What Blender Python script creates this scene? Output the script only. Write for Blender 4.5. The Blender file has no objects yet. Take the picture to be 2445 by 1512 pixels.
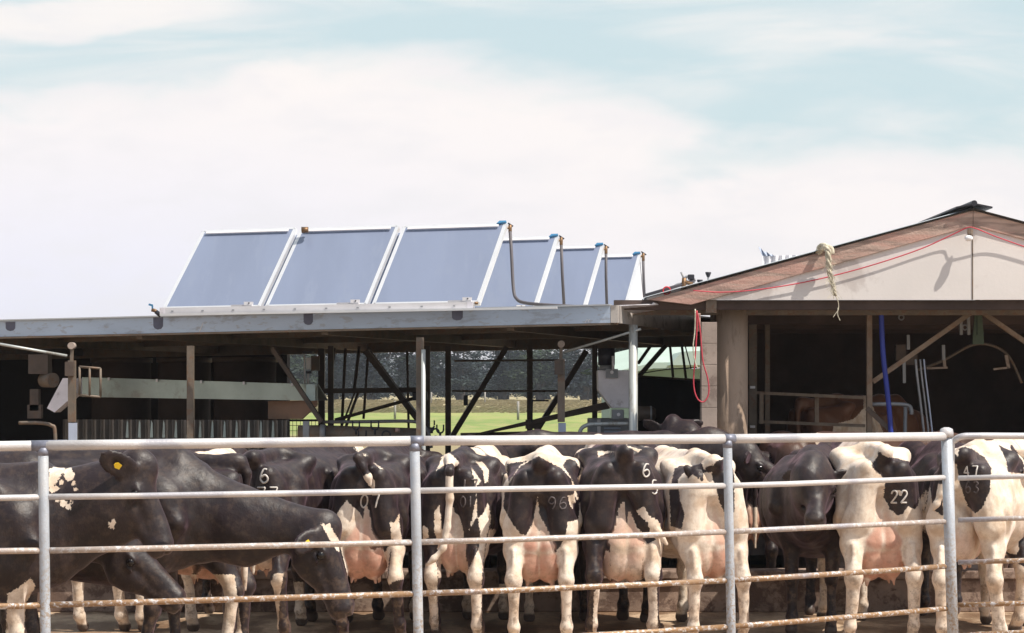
import bpy, math, random
import numpy as np
from mathutils import Vector, Matrix
from mathutils.bvhtree import BVHTree
random.seed(7)
rng = np.random.RandomState(11)
R = math.radians
scn = bpy.context.scene
COL = scn.collection

# ------------------------------------------------------------------ camera
CAM_H, FOC, HX, HY = 1.95, 5000.0, 1222.5, 935.0     # focal length and horizon in units of a 2445 wide frame
cam_d = bpy.data.cameras.new('camera')
cam_d.sensor_width = 36.0; cam_d.lens = 36.0 * FOC / 2445.0
cam_d.shift_y = (HY - 756.0) / 2445.0
cam_d.clip_start = 0.2; cam_d.clip_end = 6000
cam = bpy.data.objects.new('camera', cam_d); COL.objects.link(cam)
cam.location = (0, 0, CAM_H); cam.rotation_euler = (R(90), 0, 0)
scn.camera = cam
scn.render.resolution_x = 1024; scn.render.resolution_y = 633

def P(px, py, Y):
    return Vector(((px - HX) * Y / FOC, Y, CAM_H - (py - HY) * Y / FOC))

# ------------------------------------------------------------------ light
SUN_EL, SUN_AZ = R(56), R(-28)        # azimuth measured from +X, negative is towards the camera
sd = Vector((math.cos(SUN_EL) * math.cos(SUN_AZ), math.cos(SUN_EL) * math.sin(SUN_AZ), math.sin(SUN_EL)))
sun_d = bpy.data.lights.new('sun', 'SUN'); sun_d.energy = 5.0; sun_d.angle = R(0.5); sun_d.color = (1.0, 0.93, 0.82)
sun = bpy.data.objects.new('sun', sun_d); COL.objects.link(sun)
sun.rotation_euler = sd.to_track_quat('Z', 'Y').to_euler(); sun.location = (20, -10, 30)
vs = scn.view_settings
vs.view_transform = 'Standard'; vs.look = 'None'; vs.gamma = 1.0; vs.exposure = 0.18; vs.use_curve_mapping = False

W = bpy.data.worlds.new('World'); scn.world = W; W.use_nodes = True
wn, wl = W.node_tree.nodes, W.node_tree.links
wn.clear()
def N(tree_nodes, typ, **kw):
    n = tree_nodes.new(typ)
    for k, v in kw.items(): setattr(n, k, v)
    return n
class G:
    """tiny node graph helper"""
    def __init__(s, tree): s.t = tree; s.n = tree.nodes; s.l = tree.links
    def put(s, sock, v):
        if v is None: return
        if isinstance(v, bpy.types.NodeSocket): s.l.new(v, sock)
        else:
            if sock.type in ('RGBA',) and len(v) == 3: v = (*v, 1)
            sock.default_value = v
    def m(s, op, a, b=None, c=None, clamp=False):
        n = s.n.new('ShaderNodeMath'); n.operation = op; n.use_clamp = clamp
        s.put(n.inputs[0], a); s.put(n.inputs[1], b); s.put(n.inputs[2], c); return n.outputs[0]
    def mix(s, f, a, b, blend='MIX'):
        n = s.n.new('ShaderNodeMix'); n.data_type = 'RGBA'; n.blend_type = blend
        s.put(n.inputs[0], f); s.put(n.inputs[6], a); s.put(n.inputs[7], b); return n.outputs[2]
    def noise(s, vec, scale, detail=4, rough=0.55, dist=0.0):
        n = s.n.new('ShaderNodeTexNoise'); n.inputs['Scale'].default_value = scale
        n.inputs['Detail'].default_value = detail; n.inputs['Roughness'].default_value = rough
        n.inputs['Distortion'].default_value = dist
        if vec is not None: s.l.new(vec, n.inputs['Vector'])
        return n.outputs[0]
    def ss(s, v, lo, hi, a=0.0, b=1.0):
        n = s.n.new('ShaderNodeMapRange'); n.interpolation_type = 'SMOOTHSTEP'
        s.put(n.inputs[0], v); n.inputs[1].default_value = lo; n.inputs[2].default_value = hi
        n.inputs[3].default_value = a; n.inputs[4].default_value = b; return n.outputs[0]
    def mapping(s, vec, scale):
        n = s.n.new('ShaderNodeMapping'); n.inputs['Scale'].default_value = scale; s.l.new(vec, n.inputs[0]); return n.outputs[0]

g = G(W.node_tree)
tc = wn.new('ShaderNodeTexCoord').outputs['Generated']
sep = wn.new('ShaderNodeSeparateXYZ'); wl.new(tc, sep.inputs[0])
sx, sy, sz = sep.outputs
ysafe = g.m('MAXIMUM', sy, 0.02)
u = g.m('DIVIDE', sx, ysafe); v = g.m('DIVIDE', sz, ysafe)
# direction plane coordinates of the southern sky: a in 0..1 left to right, b height above the horizon
a_ = g.m('ADD', g.m('MULTIPLY', u, 2.0449), 0.5)
comb = wn.new('ShaderNodeCombineXYZ'); wl.new(u, comb.inputs[0]); wl.new(v, comb.inputs[1])
n1 = g.noise(g.mapping(comb.outputs[0], (4.5, 13, 1)), 1.0, 4, 0.5, 0.5)
n2 = g.noise(g.mapping(comb.outputs[0], (14, 44, 1)), 1.0, 4, 0.55, 0.2)
wob = g.m('ADD', g.m('MULTIPLY', g.m('SUBTRACT', n1, 0.5), 0.085), g.m('MULTIPLY', g.m('SUBTRACT', n2, 0.5), 0.050))
fc = wn.new('ShaderNodeFloatCurve'); cv = fc.mapping.curves[0]
# height of the cloud's upper edge against a
pts = [(-0.2, 180), (0, 185), (.1, 175), (.2, 150), (.28, 130), (.36, 145), (.45, 165), (.55, 195), (.62, 225), (.68, 275), (.72, 315), (.77, 325), (.83, 310), (.9, 300), (1, 290), (1.2, 300)]
def cx(a): return (a + 0.3) / 1.6
def cyy(py): return (935 - py) / 1000.0
cv.points[0].location = (0, cyy(150)); cv.points[1].location = (1, cyy(300))
for a, py in pts: cv.points.new(cx(a), cyy(py))
fc.mapping.update()
wl.new(g.m('DIVIDE', g.m('ADD', a_, 0.3), 1.6, clamp=True), fc.inputs['Value'])
edge = g.m('MULTIPLY', fc.outputs[0], 0.2)            # back to slope units (1000 px = 0.2)
dlt = g.m('SUBTRACT', g.m('ADD', edge, wob), v)
c_main = g.ss(dlt, -0.017, 0.019)
px_ = g.m('DIVIDE', g.m('SUBTRACT', a_, .69), .055); py_ = g.m('DIVIDE', g.m('SUBTRACT', g.m('ADD', v, wob), .109), .011)
c_main = g.m('MULTIPLY', c_main, g.ss(g.m('SQRT', g.m('ADD', g.m('MULTIPLY', px_, px_), g.m('MULTIPLY', py_, py_))), .2, 1.4, .55, 1.0))
# streak at the upper left
ax = g.m('DIVIDE', g.m('SUBTRACT', a_, 0.05), 0.25); bx_ = g.m('DIVIDE', g.m('SUBTRACT', g.m('ADD', v, g.m('MULTIPLY', wob, 0.35)), g.m('ADD', 0.178, g.m('MULTIPLY', a_, 0.022))), 0.0125)
rr = g.m('SQRT', g.m('ADD', g.m('MULTIPLY', ax, ax), g.m('MULTIPLY', bx_, bx_)))
c_st = g.ss(rr, 0.5, 1.25, 1.0, 0.0)
# faint wisps in the blue
wis = g.noise(g.mapping(comb.outputs[0], (5, 34, 1)), 1.0, 5, 0.55, 0.7)
c_w = g.ss(wis, 0.38, 0.74, 0.06, 0.72)
front = g.ss(sy, 0.15, 0.4)
c_f = g.m('MAXIMUM', g.m('MAXIMUM', c_main, g.m('MULTIPLY', c_st, .9)), c_w)
gen = g.ss(g.noise(g.mapping(tc, (2, 2, 5)), 1.2, 5, 0.55, 0.4), 0.45, 0.65, 0.05, 0.7)
cov = g.m('ADD', g.m('MULTIPLY', c_f, front), g.m('MULTIPLY', gen, g.m('SUBTRACT', 1.0, front)))
hz_f = g.m('MULTIPLY', g.m('ADD', g.m('MULTIPLY', front, .75), .25), .8)
sky = wn.new('ShaderNodeTexSky'); sky.sky_type = 'NISHITA'; sky.sun_disc = False
sky.sun_elevation = SUN_EL; sky.sun_rotation = math.pi / 2 - SUN_AZ
sky.air_density = 1.0; sky.dust_density = 1.5; sky.ozone_density = 1.0
blue = g.mix(hz_f, sky.outputs[0], (6.0, 7.45, 7.7))            # thin high haze over the clear sky
lav = g.m('MULTIPLY', g.ss(a_, 0.1, 0.75, 1.0, 0.25), g.ss(v, 0.02, 0.17, 1.0, 0.0))
ccol = g.mix(lav, (9.0, 8.5, 8.25), (7.9, 7.9, 8.9))
ccol = g.mix(g.m('MULTIPLY', g.ss(n2, 0.4, 0.7), 0.6), ccol, (7.9, 7.75, 7.95))
col = g.mix(cov, blue, ccol)
bg = wn.new('ShaderNodeBackground'); bg.inputs['Strength'].default_value = 0.1
wl.new(col, bg.inputs['Color'])
wo = wn.new('ShaderNodeOutputWorld'); wl.new(bg.outputs[0], wo.inputs[0])

# ------------------------------------------------------------------ materials
def mat(name, base, rough=0.6, metal=0.0, var=0.12, vscale=6.0, dirt=None, dirt_amt=0.0, dirt_scale=9.0, bump=0.0, bscale=60.0, spec=0.5, dirt_low=None, stretch=(1, 1, 1), coat=0.0, dirt2=None):
    m = bpy.data.materials.new(name); m.use_nodes = True
    t = m.node_tree; t.nodes.clear(); q = G(t)
    out = t.nodes.new('ShaderNodeOutputMaterial'); b = t.nodes.new('ShaderNodeBsdfPrincipled')
    t.links.new(b.outputs[0], out.inputs[0])
    geo = t.nodes.new('ShaderNodeNewGeometry').outputs['Position']
    vec = q.mapping(geo, stretch)
    n = q.noise(vec, vscale, 5, 0.6)
    c1 = tuple(x * (1 - var) for x in base); c2 = tuple(min(1, x * (1 + var)) for x in base)
    c = q.mix(q.ss(n, 0.3, 0.7), c1, c2)
    if dirt:
        dn = q.noise(vec, dirt_scale, 6, 0.7, 0.3)
        f = q.ss(dn, 0.62 - 0.3 * dirt_amt, 0.72 - 0.25 * dirt_amt)
        f = q.m('MULTIPLY', f, min(1, dirt_amt + 0.25))
        if dirt_low:
            z = t.nodes.new('ShaderNodeSeparateXYZ'); t.links.new(geo, z.inputs[0])
            f = q.m('MULTIPLY', f, q.ss(z.outputs[2], dirt_low[0], dirt_low[1], 1.0, dirt_low[2]))
        c = q.mix(f, c, dirt)
    if dirt2:
        f = q.m('MULTIPLY', q.ss(q.noise(vec, dirt2[1], 3, 0.5), 0.60, 0.66), dirt2[2]); c = q.mix(f, c, dirt2[0])
    q.put(b.inputs['Base Color'], c)
    b.inputs['Roughness'].default_value = rough; b.inputs['Metallic'].default_value = metal
    b.inputs['Specular IOR Level'].default_value = spec; b.inputs['Coat Weight'].default_value = coat
    if bump:
        bp = t.nodes.new('ShaderNodeBump'); bp.inputs['Strength'].default_value = bump; bp.inputs['Distance'].default_value = 0.01
        t.links.new(q.noise(geo, bscale, 4, 0.6), bp.inputs['Height']); t.links.new(bp.outputs[0], b.inputs['Normal'])
    return m
M = {}
M['rail'] = mat('galvanised_rail', (.63, .615, .625), .42, .15, .10, 3, (.31, .18, .09), .84, 34, .3, 90, dirt_low=(0.60, 1.45, .08), dirt2=((.30, .30, .36), 1.3, .6))
M['post'] = mat('galvanised_fence_post', (.47, .51, .57), .45, .2, .12, 4, (.33, .22, .12), .5, 45, .3, 90, dirt_low=(0.45, 1.2, .15), dirt2=((.62, .62, .62), 2.2, .5))  # base colour carries the blue grey side shading of the pipes
M['weld'] = mat('zinc_weld_paint', (.22, .23, .29), .5, .3, .2, 30)
M['fascia'] = mat('zinc_fascia', (.47, .555, .68), .5, .2, .10, .8, (.27, .28, .32), .3, 2.2, stretch=(1, 1, 3), dirt2=((.30, .24, .20), 9, .35))
M['fascia_r'] = mat('dull_steel', (.50, .46, .43), .45, .1, .15, 3, (.10, .08, .07), .3, 5)
M['patch'] = mat('primer_patch', (.115, .12, .17), .7, 0, .12, 12)
M['roofsheet'] = mat('roof_sheet', (.55, .57, .60), .45, .4, .05, 2)
M['under'] = mat('underside_sheet', (.62, .60, .54), .6, .2, .1, 3)
M['dark'] = mat('dark_steel', (.085, .062, .05), .55, .1, .25, 5, (.10, .06, .04), .35, 10)
M['brown'] = mat('rusty_steel', (.17, .135, .105), .6, .1, .2, 6, (.17, .09, .05), .4, 12)
M['grey'] = mat('grey_steel', (.28, .29, .31), .5, .3, .12, 6, (.2, .14, .1), .25, 14)
M['bluegrey'] = mat('blue_grey_paint', (.40, .45, .56), .5, 0, .1, 4)
M['galvpost'] = mat('galvanised_post', (.48, .50, .49), .45, .3, .12, 5, (.25, .20, .15), .3, 9, stretch=(1, 1, .3))
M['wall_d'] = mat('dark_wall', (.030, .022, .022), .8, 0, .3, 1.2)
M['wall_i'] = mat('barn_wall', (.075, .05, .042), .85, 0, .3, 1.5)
M['gable'] = mat('gable_panel', (.73, .69, .675), .8, 0, .05, .9, (.42, .36, .34), .25, 1.6, .1, 30)
M['timber'] = mat('weathered_timber', (.40, .29, .245), .8, 0, .4, 9, (.52, .30, .25), .5, 3, .5, 40, stretch=(.30, 1, 2.6), dirt2=((.20, .15, .13), 5, .7))
M['colpost'] = mat('brown_column', (.37, .275, .21), .9, 0, .2, 3, (.20, .14, .10), .4, 5, .3, 60, stretch=(1, 1, .3))
M['angle'] = mat('rusty_angle_iron', (.24, .175, .125), .7, 0, .2, 8, (.22, .12, .07), .4, 12)
M['block'] = mat('concrete_block', (.36, .29, .25), .9, 0, .12, 4, (.18, .13, .11), .4, 5, .3, 60)
M['conc'] = mat('yard_kerb', (.33, .24, .19), .9, 0, .2, 5, (.13, .08, .06), .6, 6, .5, 50)
M['trough'] = mat('galvanised_trough', (.36, .42, .40), .38, .6, .12, 2.5, (.25, .24, .22), .3, 4)
M['tarp'] = mat('brown_canvas', (.22, .14, .10), .9, 0, .15, 3)
M['corr'] = mat('corrugated_sheet', (.16, .15, .14), .5, .3, .2, 3)
M['white'] = mat('white_metal', (.72, .70, .72), .45, .1, .05, 5)
M['hopper'] = mat('hopper_white', (.80, .77, .82), .5, .1, .08, 5, (.30, .26, .26), .2, 6)
M['alu'] = mat('aluminium_frame', (.80, .80, .82), .35, .5, .04, 5)
M['cover'] = mat('collector_cover', (.20, .235, .335), .30, 0, .06, .8, (.225, .26, .355), .3, 2.5, spec=.6, stretch=(2.2, .5, .5))
M['gapstrip'] = mat('gap_flashing', (.20, .25, .38), .4, .2)
M['back'] = mat('collector_back', (.4, .42, .48), .5, .3)
M['blue'] = mat('blue_cap', (.05, .20, .38), .4)
M['hoseblue'] = mat('blue_hose', (.022, .04, .30), .5)
M['brass'] = mat('brass', (.22, .13, .07), .5, .6)
M['pipe'] = mat('rubber_pipe', (.10, .09, .10), .6)
M['red'] = mat('red_cord', (.55, .05, .08), .6)
M['redplastic'] = mat('red_plastic', (.70, .02, .04), .5)
M['rope'] = mat('hemp_rope', (.62, .57, .46), .9, 0, .25, 25, (.42, .38, .28), .5, 20, .6, 90)
M['green'] = mat('green_paint', (.045, .065, .03), .6, 0, .2)
M['lampglass'] = mat('lamp_glass', (.85, .85, .88), .15)
M['black'] = mat('black_rubber', (.02, .02, .03), .5)
M['palegreen'] = mat('pale_green_roof', (.42, .52, .46), .6, 0, .05, .5)
M['greenwall'] = mat('pale_green_wall', (.26, .36, .30), .7, 0, .08, .5)
M['tagyellow'] = mat('yellow_tag', (.75, .50, .02), .45)
M['tagwhite'] = mat('pale_tag', (.75, .72, .5), .45)
M['brand'] = mat('white_hair', (.66, .62, .58), .9, 0, .2, 40)
M['brandfaint'] = mat('faint_white_hair', (.12, .10, .10), .9, 0, .4, 60)
M['eye'] = mat('eye', (.008, .006, .006), .08)
M['postwood'] = mat('grey_post', (.30, .28, .26), .9)
M['bark'] = mat('bark', (.10, .085, .085), .95, 0, .2, 2)
def leafmat(name, c1, c2):
    m = bpy.data.materials.new(name); m.use_nodes = True; t = m.node_tree; t.nodes.clear(); q = G(t)
    out = t.nodes.new('ShaderNodeOutputMaterial'); b = t.nodes.new('ShaderNodeBsdfPrincipled'); t.links.new(b.outputs[0], out.inputs[0])
    geo = t.nodes.new('ShaderNodeNewGeometry').outputs['Position']
    q.put(b.inputs['Base Color'], q.mix(q.ss(q.noise(geo, .55, 4), .35, .65), c1, c2)); b.inputs['Roughness'].default_value = .85
    tr = t.nodes.new('ShaderNodeBsdfTranslucent'); tr.inputs[0].default_value = (*c2, 1); mx = t.nodes.new('ShaderNodeMixShader'); mx.inputs[0].default_value = .45
    t.links.new(b.outputs[0], mx.inputs[1]); t.links.new(tr.outputs[0], mx.inputs[2]); t.links.new(mx.outputs[0], out.inputs[0])
    return m
M['leaf'] = leafmat('hazed_conifer_foliage', (.055, .070, .115), (.075, .105, .105))  # foliage colour shifted to blue to carry the distance haze
M['leaf2'] = leafmat('pine_foliage', (.055, .080, .085), (.085, .120, .075))

# ------------------------------------------------------------------ scene graph helpers
ORG = {}
def register(o, label, cat, group=None, kind=None):
    if label: o['label'] = label
    if cat: o['category'] = cat
    if group: o['group'] = group
    if kind: o['kind'] = kind
    return o
def thing(name, label, cat, loc=(0, 0, 0), group=None):
    o = bpy.data.objects.new(name, None); COL.objects.link(o); o.location = loc; o.empty_display_size = .2
    ORG[o.name] = Vector(loc); return register(o, label, cat, group)
class MB:
    def __init__(s): s.v = []; s.f = []
    def add(s, vs, fs):
        b = len(s.v); s.v += [Vector(p) for p in vs]; s.f += [tuple(i + b for i in f) for f in fs]; return s
    def box(s, c, size, rot=None):
        hx, hy, hz = [k / 2 for k in size]; c = Vector(c)
        vs = [Vector((x, y, z)) for x in (-hx, hx) for y in (-hy, hy) for z in (-hz, hz)]
        if rot is not None: vs = [rot @ p for p in vs]
        return s.add([p + c for p in vs], [(0, 1, 3, 2), (4, 6, 7, 5), (0, 4, 5, 1), (2, 3, 7, 6), (0, 2, 6, 4), (1, 5, 7, 3)])
    def beam(s, p0, p1, w, h, up=(0, 0, 1)):
        p0, p1 = Vector(p0), Vector(p1); d = (p1 - p0).normalized(); up = Vector(up)
        r = d.cross(up)
        if r.length < 1e-3: r = d.cross(Vector((0, 1, 0)))
        r.normalize(); uu = r.cross(d).normalized(); a, b = r * w / 2, uu * h / 2
        vs = [p0 - a - b, p0 + a - b, p0 + a + b, p0 - a + b, p1 - a - b, p1 + a - b, p1 + a + b, p1 - a + b]
        return s.add(vs, [(0, 3, 2, 1), (4, 5, 6, 7), (0, 1, 5, 4), (1, 2, 6, 5), (2, 3, 7, 6), (3, 0, 4, 7)])
    def prism(s, poly, off):
        """polygon (3D points) extruded by the vector off"""
        n = len(poly); off = Vector(off); vs = [Vector(p) for p in poly] + [Vector(p) + off for p in poly]
        return s.add(vs, [tuple(range(n - 1, -1, -1)), tuple(range(n, 2 * n))] + [(i, (i + 1) % n, n + (i + 1) % n, n + i) for i in range(n)])
    def tube(s, pts, r, seg=10, cap=True):
        pts = [Vector(p) for p in pts]; n = len(pts)
        rs = r if isinstance(r, (list, tuple)) else [r] * n
        ref = None; rings = []; vs = []
        for i, p in enumerate(pts):
            d = (pts[min(i + 1, n - 1)] - pts[max(i - 1, 0)]).normalized()
            if ref is None: ref = d.orthogonal().normalized()
            else:
                ref = (ref - d * ref.dot(d)); ref.normalize()
            b = d.cross(ref)
            for k in range(seg):
                a = 2 * math.pi * k / seg; vs.append(p + (ref * math.cos(a) + b * math.sin(a)) * rs[i])
        fs = []
        for i in range(n - 1):
            for k in range(seg):
                fs.append((i * seg + k, i * seg + (k + 1) % seg, (i + 1) * seg + (k + 1) % seg, (i + 1) * seg + k))
        if cap: fs += [tuple(range(seg - 1, -1, -1)), tuple((n - 1) * seg + k for k in range(seg))]
        return s.add(vs, fs)
    def ball(s, c, r, seg=12, rot=None):
        r = (r, r, r) if not isinstance(r, (tuple, list)) else r; c = Vector(c); vs = []; fs = []; m = seg // 2
        for i in range(m + 1):
            for k in range(seg):
                th = math.pi * i / m; ph = 2 * math.pi * k / seg
                p = Vector((r[0] * math.sin(th) * math.cos(ph), r[1] * math.sin(th) * math.sin(ph), r[2] * math.cos(th)))
                if rot is not None: p = rot @ p
                vs.append(p + c)
        for i in range(m):
            for k in range(seg): fs.append((i * seg + k, (i + 1) * seg + k, (i + 1) * seg + (k + 1) % seg, i * seg + (k + 1) % seg))
        return s.add(vs, fs)
    def build(s, name, material, parent=None, smooth=False, origin=None, bevel=0.0):
        me = bpy.data.meshes.new(name); o = bpy.data.objects.new(name, me); COL.objects.link(o)
        if parent is not None: o.parent = parent; org = ORG[parent.name]
        else:
            if origin is None:
                xs = [p.x for p in s.v]; ys = [p.y for p in s.v]; zs = [p.z for p in s.v]
                origin = ((min(xs) + max(xs)) / 2, (min(ys) + max(ys)) / 2, min(zs))
            org = Vector(origin); o.location = org
        ORG[o.name] = org.copy()
        me.from_pydata([tuple(p - org) for p in s.v], [], s.f); me.materials.append(M[material] if isinstance(material, str) else material)
        me.update()
        if smooth: me.polygons.foreach_set('use_smooth', [len(f) == 4 for f in s.f])
        if bevel:
            b = o.modifiers.new('bevel', 'BEVEL'); b.width = bevel; b.segments = 2; b.limit_method = 'ANGLE'
        return o
def arc(pts, n=6):
    """Catmull-Rom through the points"""
    pts = [Vector(p) for p in pts]; q = [pts[0]] + pts + [pts[-1]]; out = []
    for i in range(1, len(q) - 2):
        for k in range(n):
            t = k / n; a, b, c, d = q[i - 1], q[i], q[i + 1], q[i + 2]
            out.append(0.5 * ((2 * b) + (c - a) * t + (2 * a - 5 * b + 4 * c - d) * t * t + (3 * b - a - 3 * c + d) * t ** 3))
    out.append(pts[-1]); return out

# ------------------------------------------------------------------ ground
def terrain_z(y): 
    t = min(max((y - 40) / 190.0, 0), 1); return 0.95 * t * t * (3 - 2 * t)
def sheet(name, xs, ys, zf, material):
    me = bpy.data.meshes.new(name); vs = [(x, y, zf(y)) for y in ys for x in xs]; nx = len(xs)
    fs = [(j * nx + i, j * nx + i + 1, (j + 1) * nx + i + 1, (j + 1) * nx + i) for j in range(len(ys) - 1) for i in range(nx - 1)]
    me.from_pydata(vs, [], fs); me.materials.append(material); o = bpy.data.objects.new(name, me); COL.objects.link(o)
    me.polygons.foreach_set('use_smooth', [True] * len(fs)); o['kind'] = 'structure'; return o
def field_mat():
    m = bpy.data.materials.new('pasture'); m.use_nodes = True; t = m.node_tree; t.nodes.clear(); q = G(t)
    out = t.nodes.new('ShaderNodeOutputMaterial'); b = t.nodes.new('ShaderNodeBsdfPrincipled'); t.links.new(b.outputs[0], out.inputs[0])
    geo = t.nodes.new('ShaderNodeNewGeometry').outputs['Position']; z = t.nodes.new('ShaderNodeSeparateXYZ'); t.links.new(geo, z.inputs[0])
    n = q.noise(q.mapping(geo, (.12, .05, .1)), 1, 5, .65); n2_ = q.noise(q.mapping(geo, (1.2, .3, 1)), 1, 4, .6)
    grass = q.mix(q.ss(n, .35, .65), (.17, .245, .075), (.29, .33, .11)); grass = q.mix(q.ss(n2_, .38, .7, 0, .7), grass, (.34, .31, .14))
    dry = q.mix(q.ss(n2_, .35, .7), (.40, .33, .20), (.32, .29, .16))
    yy = q.m('ADD', z.outputs[1], q.m('MULTIPLY', q.m('SUBTRACT', n, .5), 40))
    c = q.mix(q.ss(yy, 150, 170), grass, dry); c = q.mix(q.ss(yy, 92, 78), c, (.30, .25, .15))
    q.put(b.inputs['Base Color'], c); b.inputs['Roughness'].default_value = 1; b.inputs['Specular IOR Level'].default_value = .1
    return m
M['field'] = field_mat()
ys = [-40, 0, 30, 40] + list(range(50, 240, 10)) + [260, 400, 900, 2500, 5500]
sheet('ground', [-3500, -800, -200, -60, -20, 0, 20, 60, 200, 800, 3500], ys, terrain_z, M['field'])
def yard_mat():
    m = bpy.data.materials.new('mucky_concrete'); m.use_nodes = True; t = m.node_tree; t.nodes.clear(); q = G(t)
    out = t.nodes.new('ShaderNodeOutputMaterial'); b = t.nodes.new('ShaderNodeBsdfPrincipled'); t.links.new(b.outputs[0], out.inputs[0])
    geo = t.nodes.new('ShaderNodeNewGeometry').outputs['Position']
    n = q.noise(q.mapping(geo, (1, .6, 1)), 1.6, 6, .65, .4); n2_ = q.noise(geo, 14, 5, .7)
    c = q.mix(q.ss(n, .40, .60), (.20, .12, .07), (.56, .41, .28)); c = q.mix(q.ss(n2_, .5, .75, 0, .6), c, (.07, .04, .025))
    q.put(b.inputs['Base Color'], c); q.put(b.inputs['Roughness'], q.ss(n, .4, .6, .45, .85))
    bp = t.nodes.new('ShaderNodeBump'); bp.inputs['Distance'].default_value = .03; bp.inputs['Strength'].default_value = .8
    t.links.new(n2_, bp.inputs['Height']); t.links.new(bp.outputs[0], b.inputs['Normal']); return m
M['yard'] = yard_mat()
sheet('yard_pavement', [-16, -8, 0, 8, 16], [-6, 5, 12, 18, 24, 33], lambda y: .006, M['yard'])
# ------------------------------------------------------------------ yard fence
def lab_rail(n): return n
fence = thing('yard_fence', 'galvanised pipe rail fence with mud splashed lower rails, running in front of the cows', 'fence', (0, 13.2, 0))
FP = [(-60, 12.4), (103, 12.5), (990, 12.9), (1737, 13.7), (2262, 14.9)]
rails = {0: [1067, 1064, 1053, 1048, 1042], 1: [1190, 1187, 1172, 1160, 1140], 2: [1317, 1315, 1295, 1270, 1245], 3: [1447, 1445, 1418, 1386, 1352], 4: [1578, 1576, 1541, 1497, 1453]}
for k, ys_ in rails.items():
    r = .0305 if k == 0 else .0185
    pts_ = [P(x, y, Y) for (x, Y), y in zip(FP, ys_)]
    for i in range(4):
        mb = MB(); a, b = pts_[i], pts_[i + 1]
        jit = Vector((0, 0, random.uniform(-.004, .004))) if k else Vector((0, 0, 0))
        mid = (a + b) / 2 + jit
        mb.tube([a, (a + mid) / 2 + jit * .6, mid, (b + mid) / 2 + jit * .6, b], r, 16)
        o = mb.build('rail', 'rail', fence, True)
    if k == 0:
        for i in (1, 2, 3):
            d = (pts_[i] - pts_[i - 1]).normalized(); w = (.14, .055, .05)[i - 1]
            MB().tube([pts_[i] - d * w * .5, pts_[i] + d * w], r + .0012, 16).build('weld_band', 'weld', fence, True)
for i, (xt, xb, yt, Y, r) in enumerate([(103, 108.5, 1070, 12.5, .031), (990, 999, 1060, 12.9, .031), (1737, 1746, 1053, 13.7, .030)]):
    top = P(xt, yt, Y); bx = P(xb, 1512, Y); d = (bx - top) / (top.z - bx.z); base = top + d * top.z
    MB().tube([base, base.lerp(top, .3), base.lerp(top, .7), top - Vector((0, 0, .012)), top], [r, r, r, r, r * .8], 18).build('post', 'post', fence, True)
    MB().tube([top - Vector((0, 0, .045)), top + Vector((0, 0, .002))], r + .0015, 18).build('weld_band', 'weld', fence, True)
# corner post with cap: a stouter member
top = P(2260, 1034, 14.9); bx = P(2275, 1512, 14.9); d = (bx - top) / (top.z - bx.z); base = top + d * top.z
MB().tube([base, base.lerp(top, .5), top], .040, 20).build('corner_post', 'post', fence, True)
MB().tube([top - Vector((0, 0, .03)), top, top + Vector((0, 0, .028)), top + Vector((0, 0, .04))], [.049, .049, .044, .018], 20).build('post_cap', 'rail', fence, True)

gate = thing('yard_gate', 'galvanised pipe gate with a bent top rail, hung right of the capped corner post', 'gate', (3.6, 15, 0))
YG = 14.95
mb = MB().tube(arc([P(2274, 1500, YG + .05), P(2272, 1200, YG + .05), P(2272, 1066, YG + .05), P(2279, 1052, YG + .04), P(2296, 1043, YG), P(2330, 1041, YG), P(2480, 1041.5, YG), P(3000, 1042, YG)], 5), .0235, 14)
mb.v = [v_ for v_ in mb.v]; mb.build('gate_frame', 'rail', gate, True)
for y in (1140, 1240, 1341, 1443, 1512):
    MB().tube([P(2288, y + (2 if y < 1500 else 6), YG), P(2460, y - 3, YG), P(3000, y - 12, YG)], .0185, 14).build('rail', 'rail', gate, True)
MB().tube([P(3000, 1042, YG), P(3000, 1600, YG)], .03, 14).build('gate_post', 'rail', gate, True)

sp = thing('short_post', 'short capped steel post standing behind the gate at the right edge', 'post', P(2392, 1600, 17.2))
MB().tube([P(2388, 1610, 17.2), P(2386, 1090, 17.2)], .03, 14).build('post', 'rail', sp, True)
MB().tube([P(2386, 1092, 17.2), P(2386, 1084, 17.2), P(2386, 1079, 17.2)], [.036, .036, .012], 14).build('post_cap', 'rail', sp, True)

# ------------------------------------------------------------------ low wall behind the cows, platform beyond
o = MB().box((0, 18.62, .15), (17, .34, .29)).box((0, 18.56, .335), (17, .30, .075)).build('low_wall', 'conc', None, bevel=.012)
register(o, 'low muddy concrete kerb wall seen between the cows legs', 'low wall')
plat = thing('milking_platform', 'raised dark platform edge showing above the backs of the cows', 'platform', (0, 20, 0))
MB().box((0, 25.5, .33), (17, 6.0, .28)).build('deck', 'block', plat)
mb = MB().box((-1.6, 22.4, .84), (12.5, .06, .72)).build('edge_panel', 'dark', plat)
MB().beam((-7.8, 22.33, 1.21), (4.6, 22.33, 1.21), .05, .045).build('edge_rail', 'grey', plat)

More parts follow.
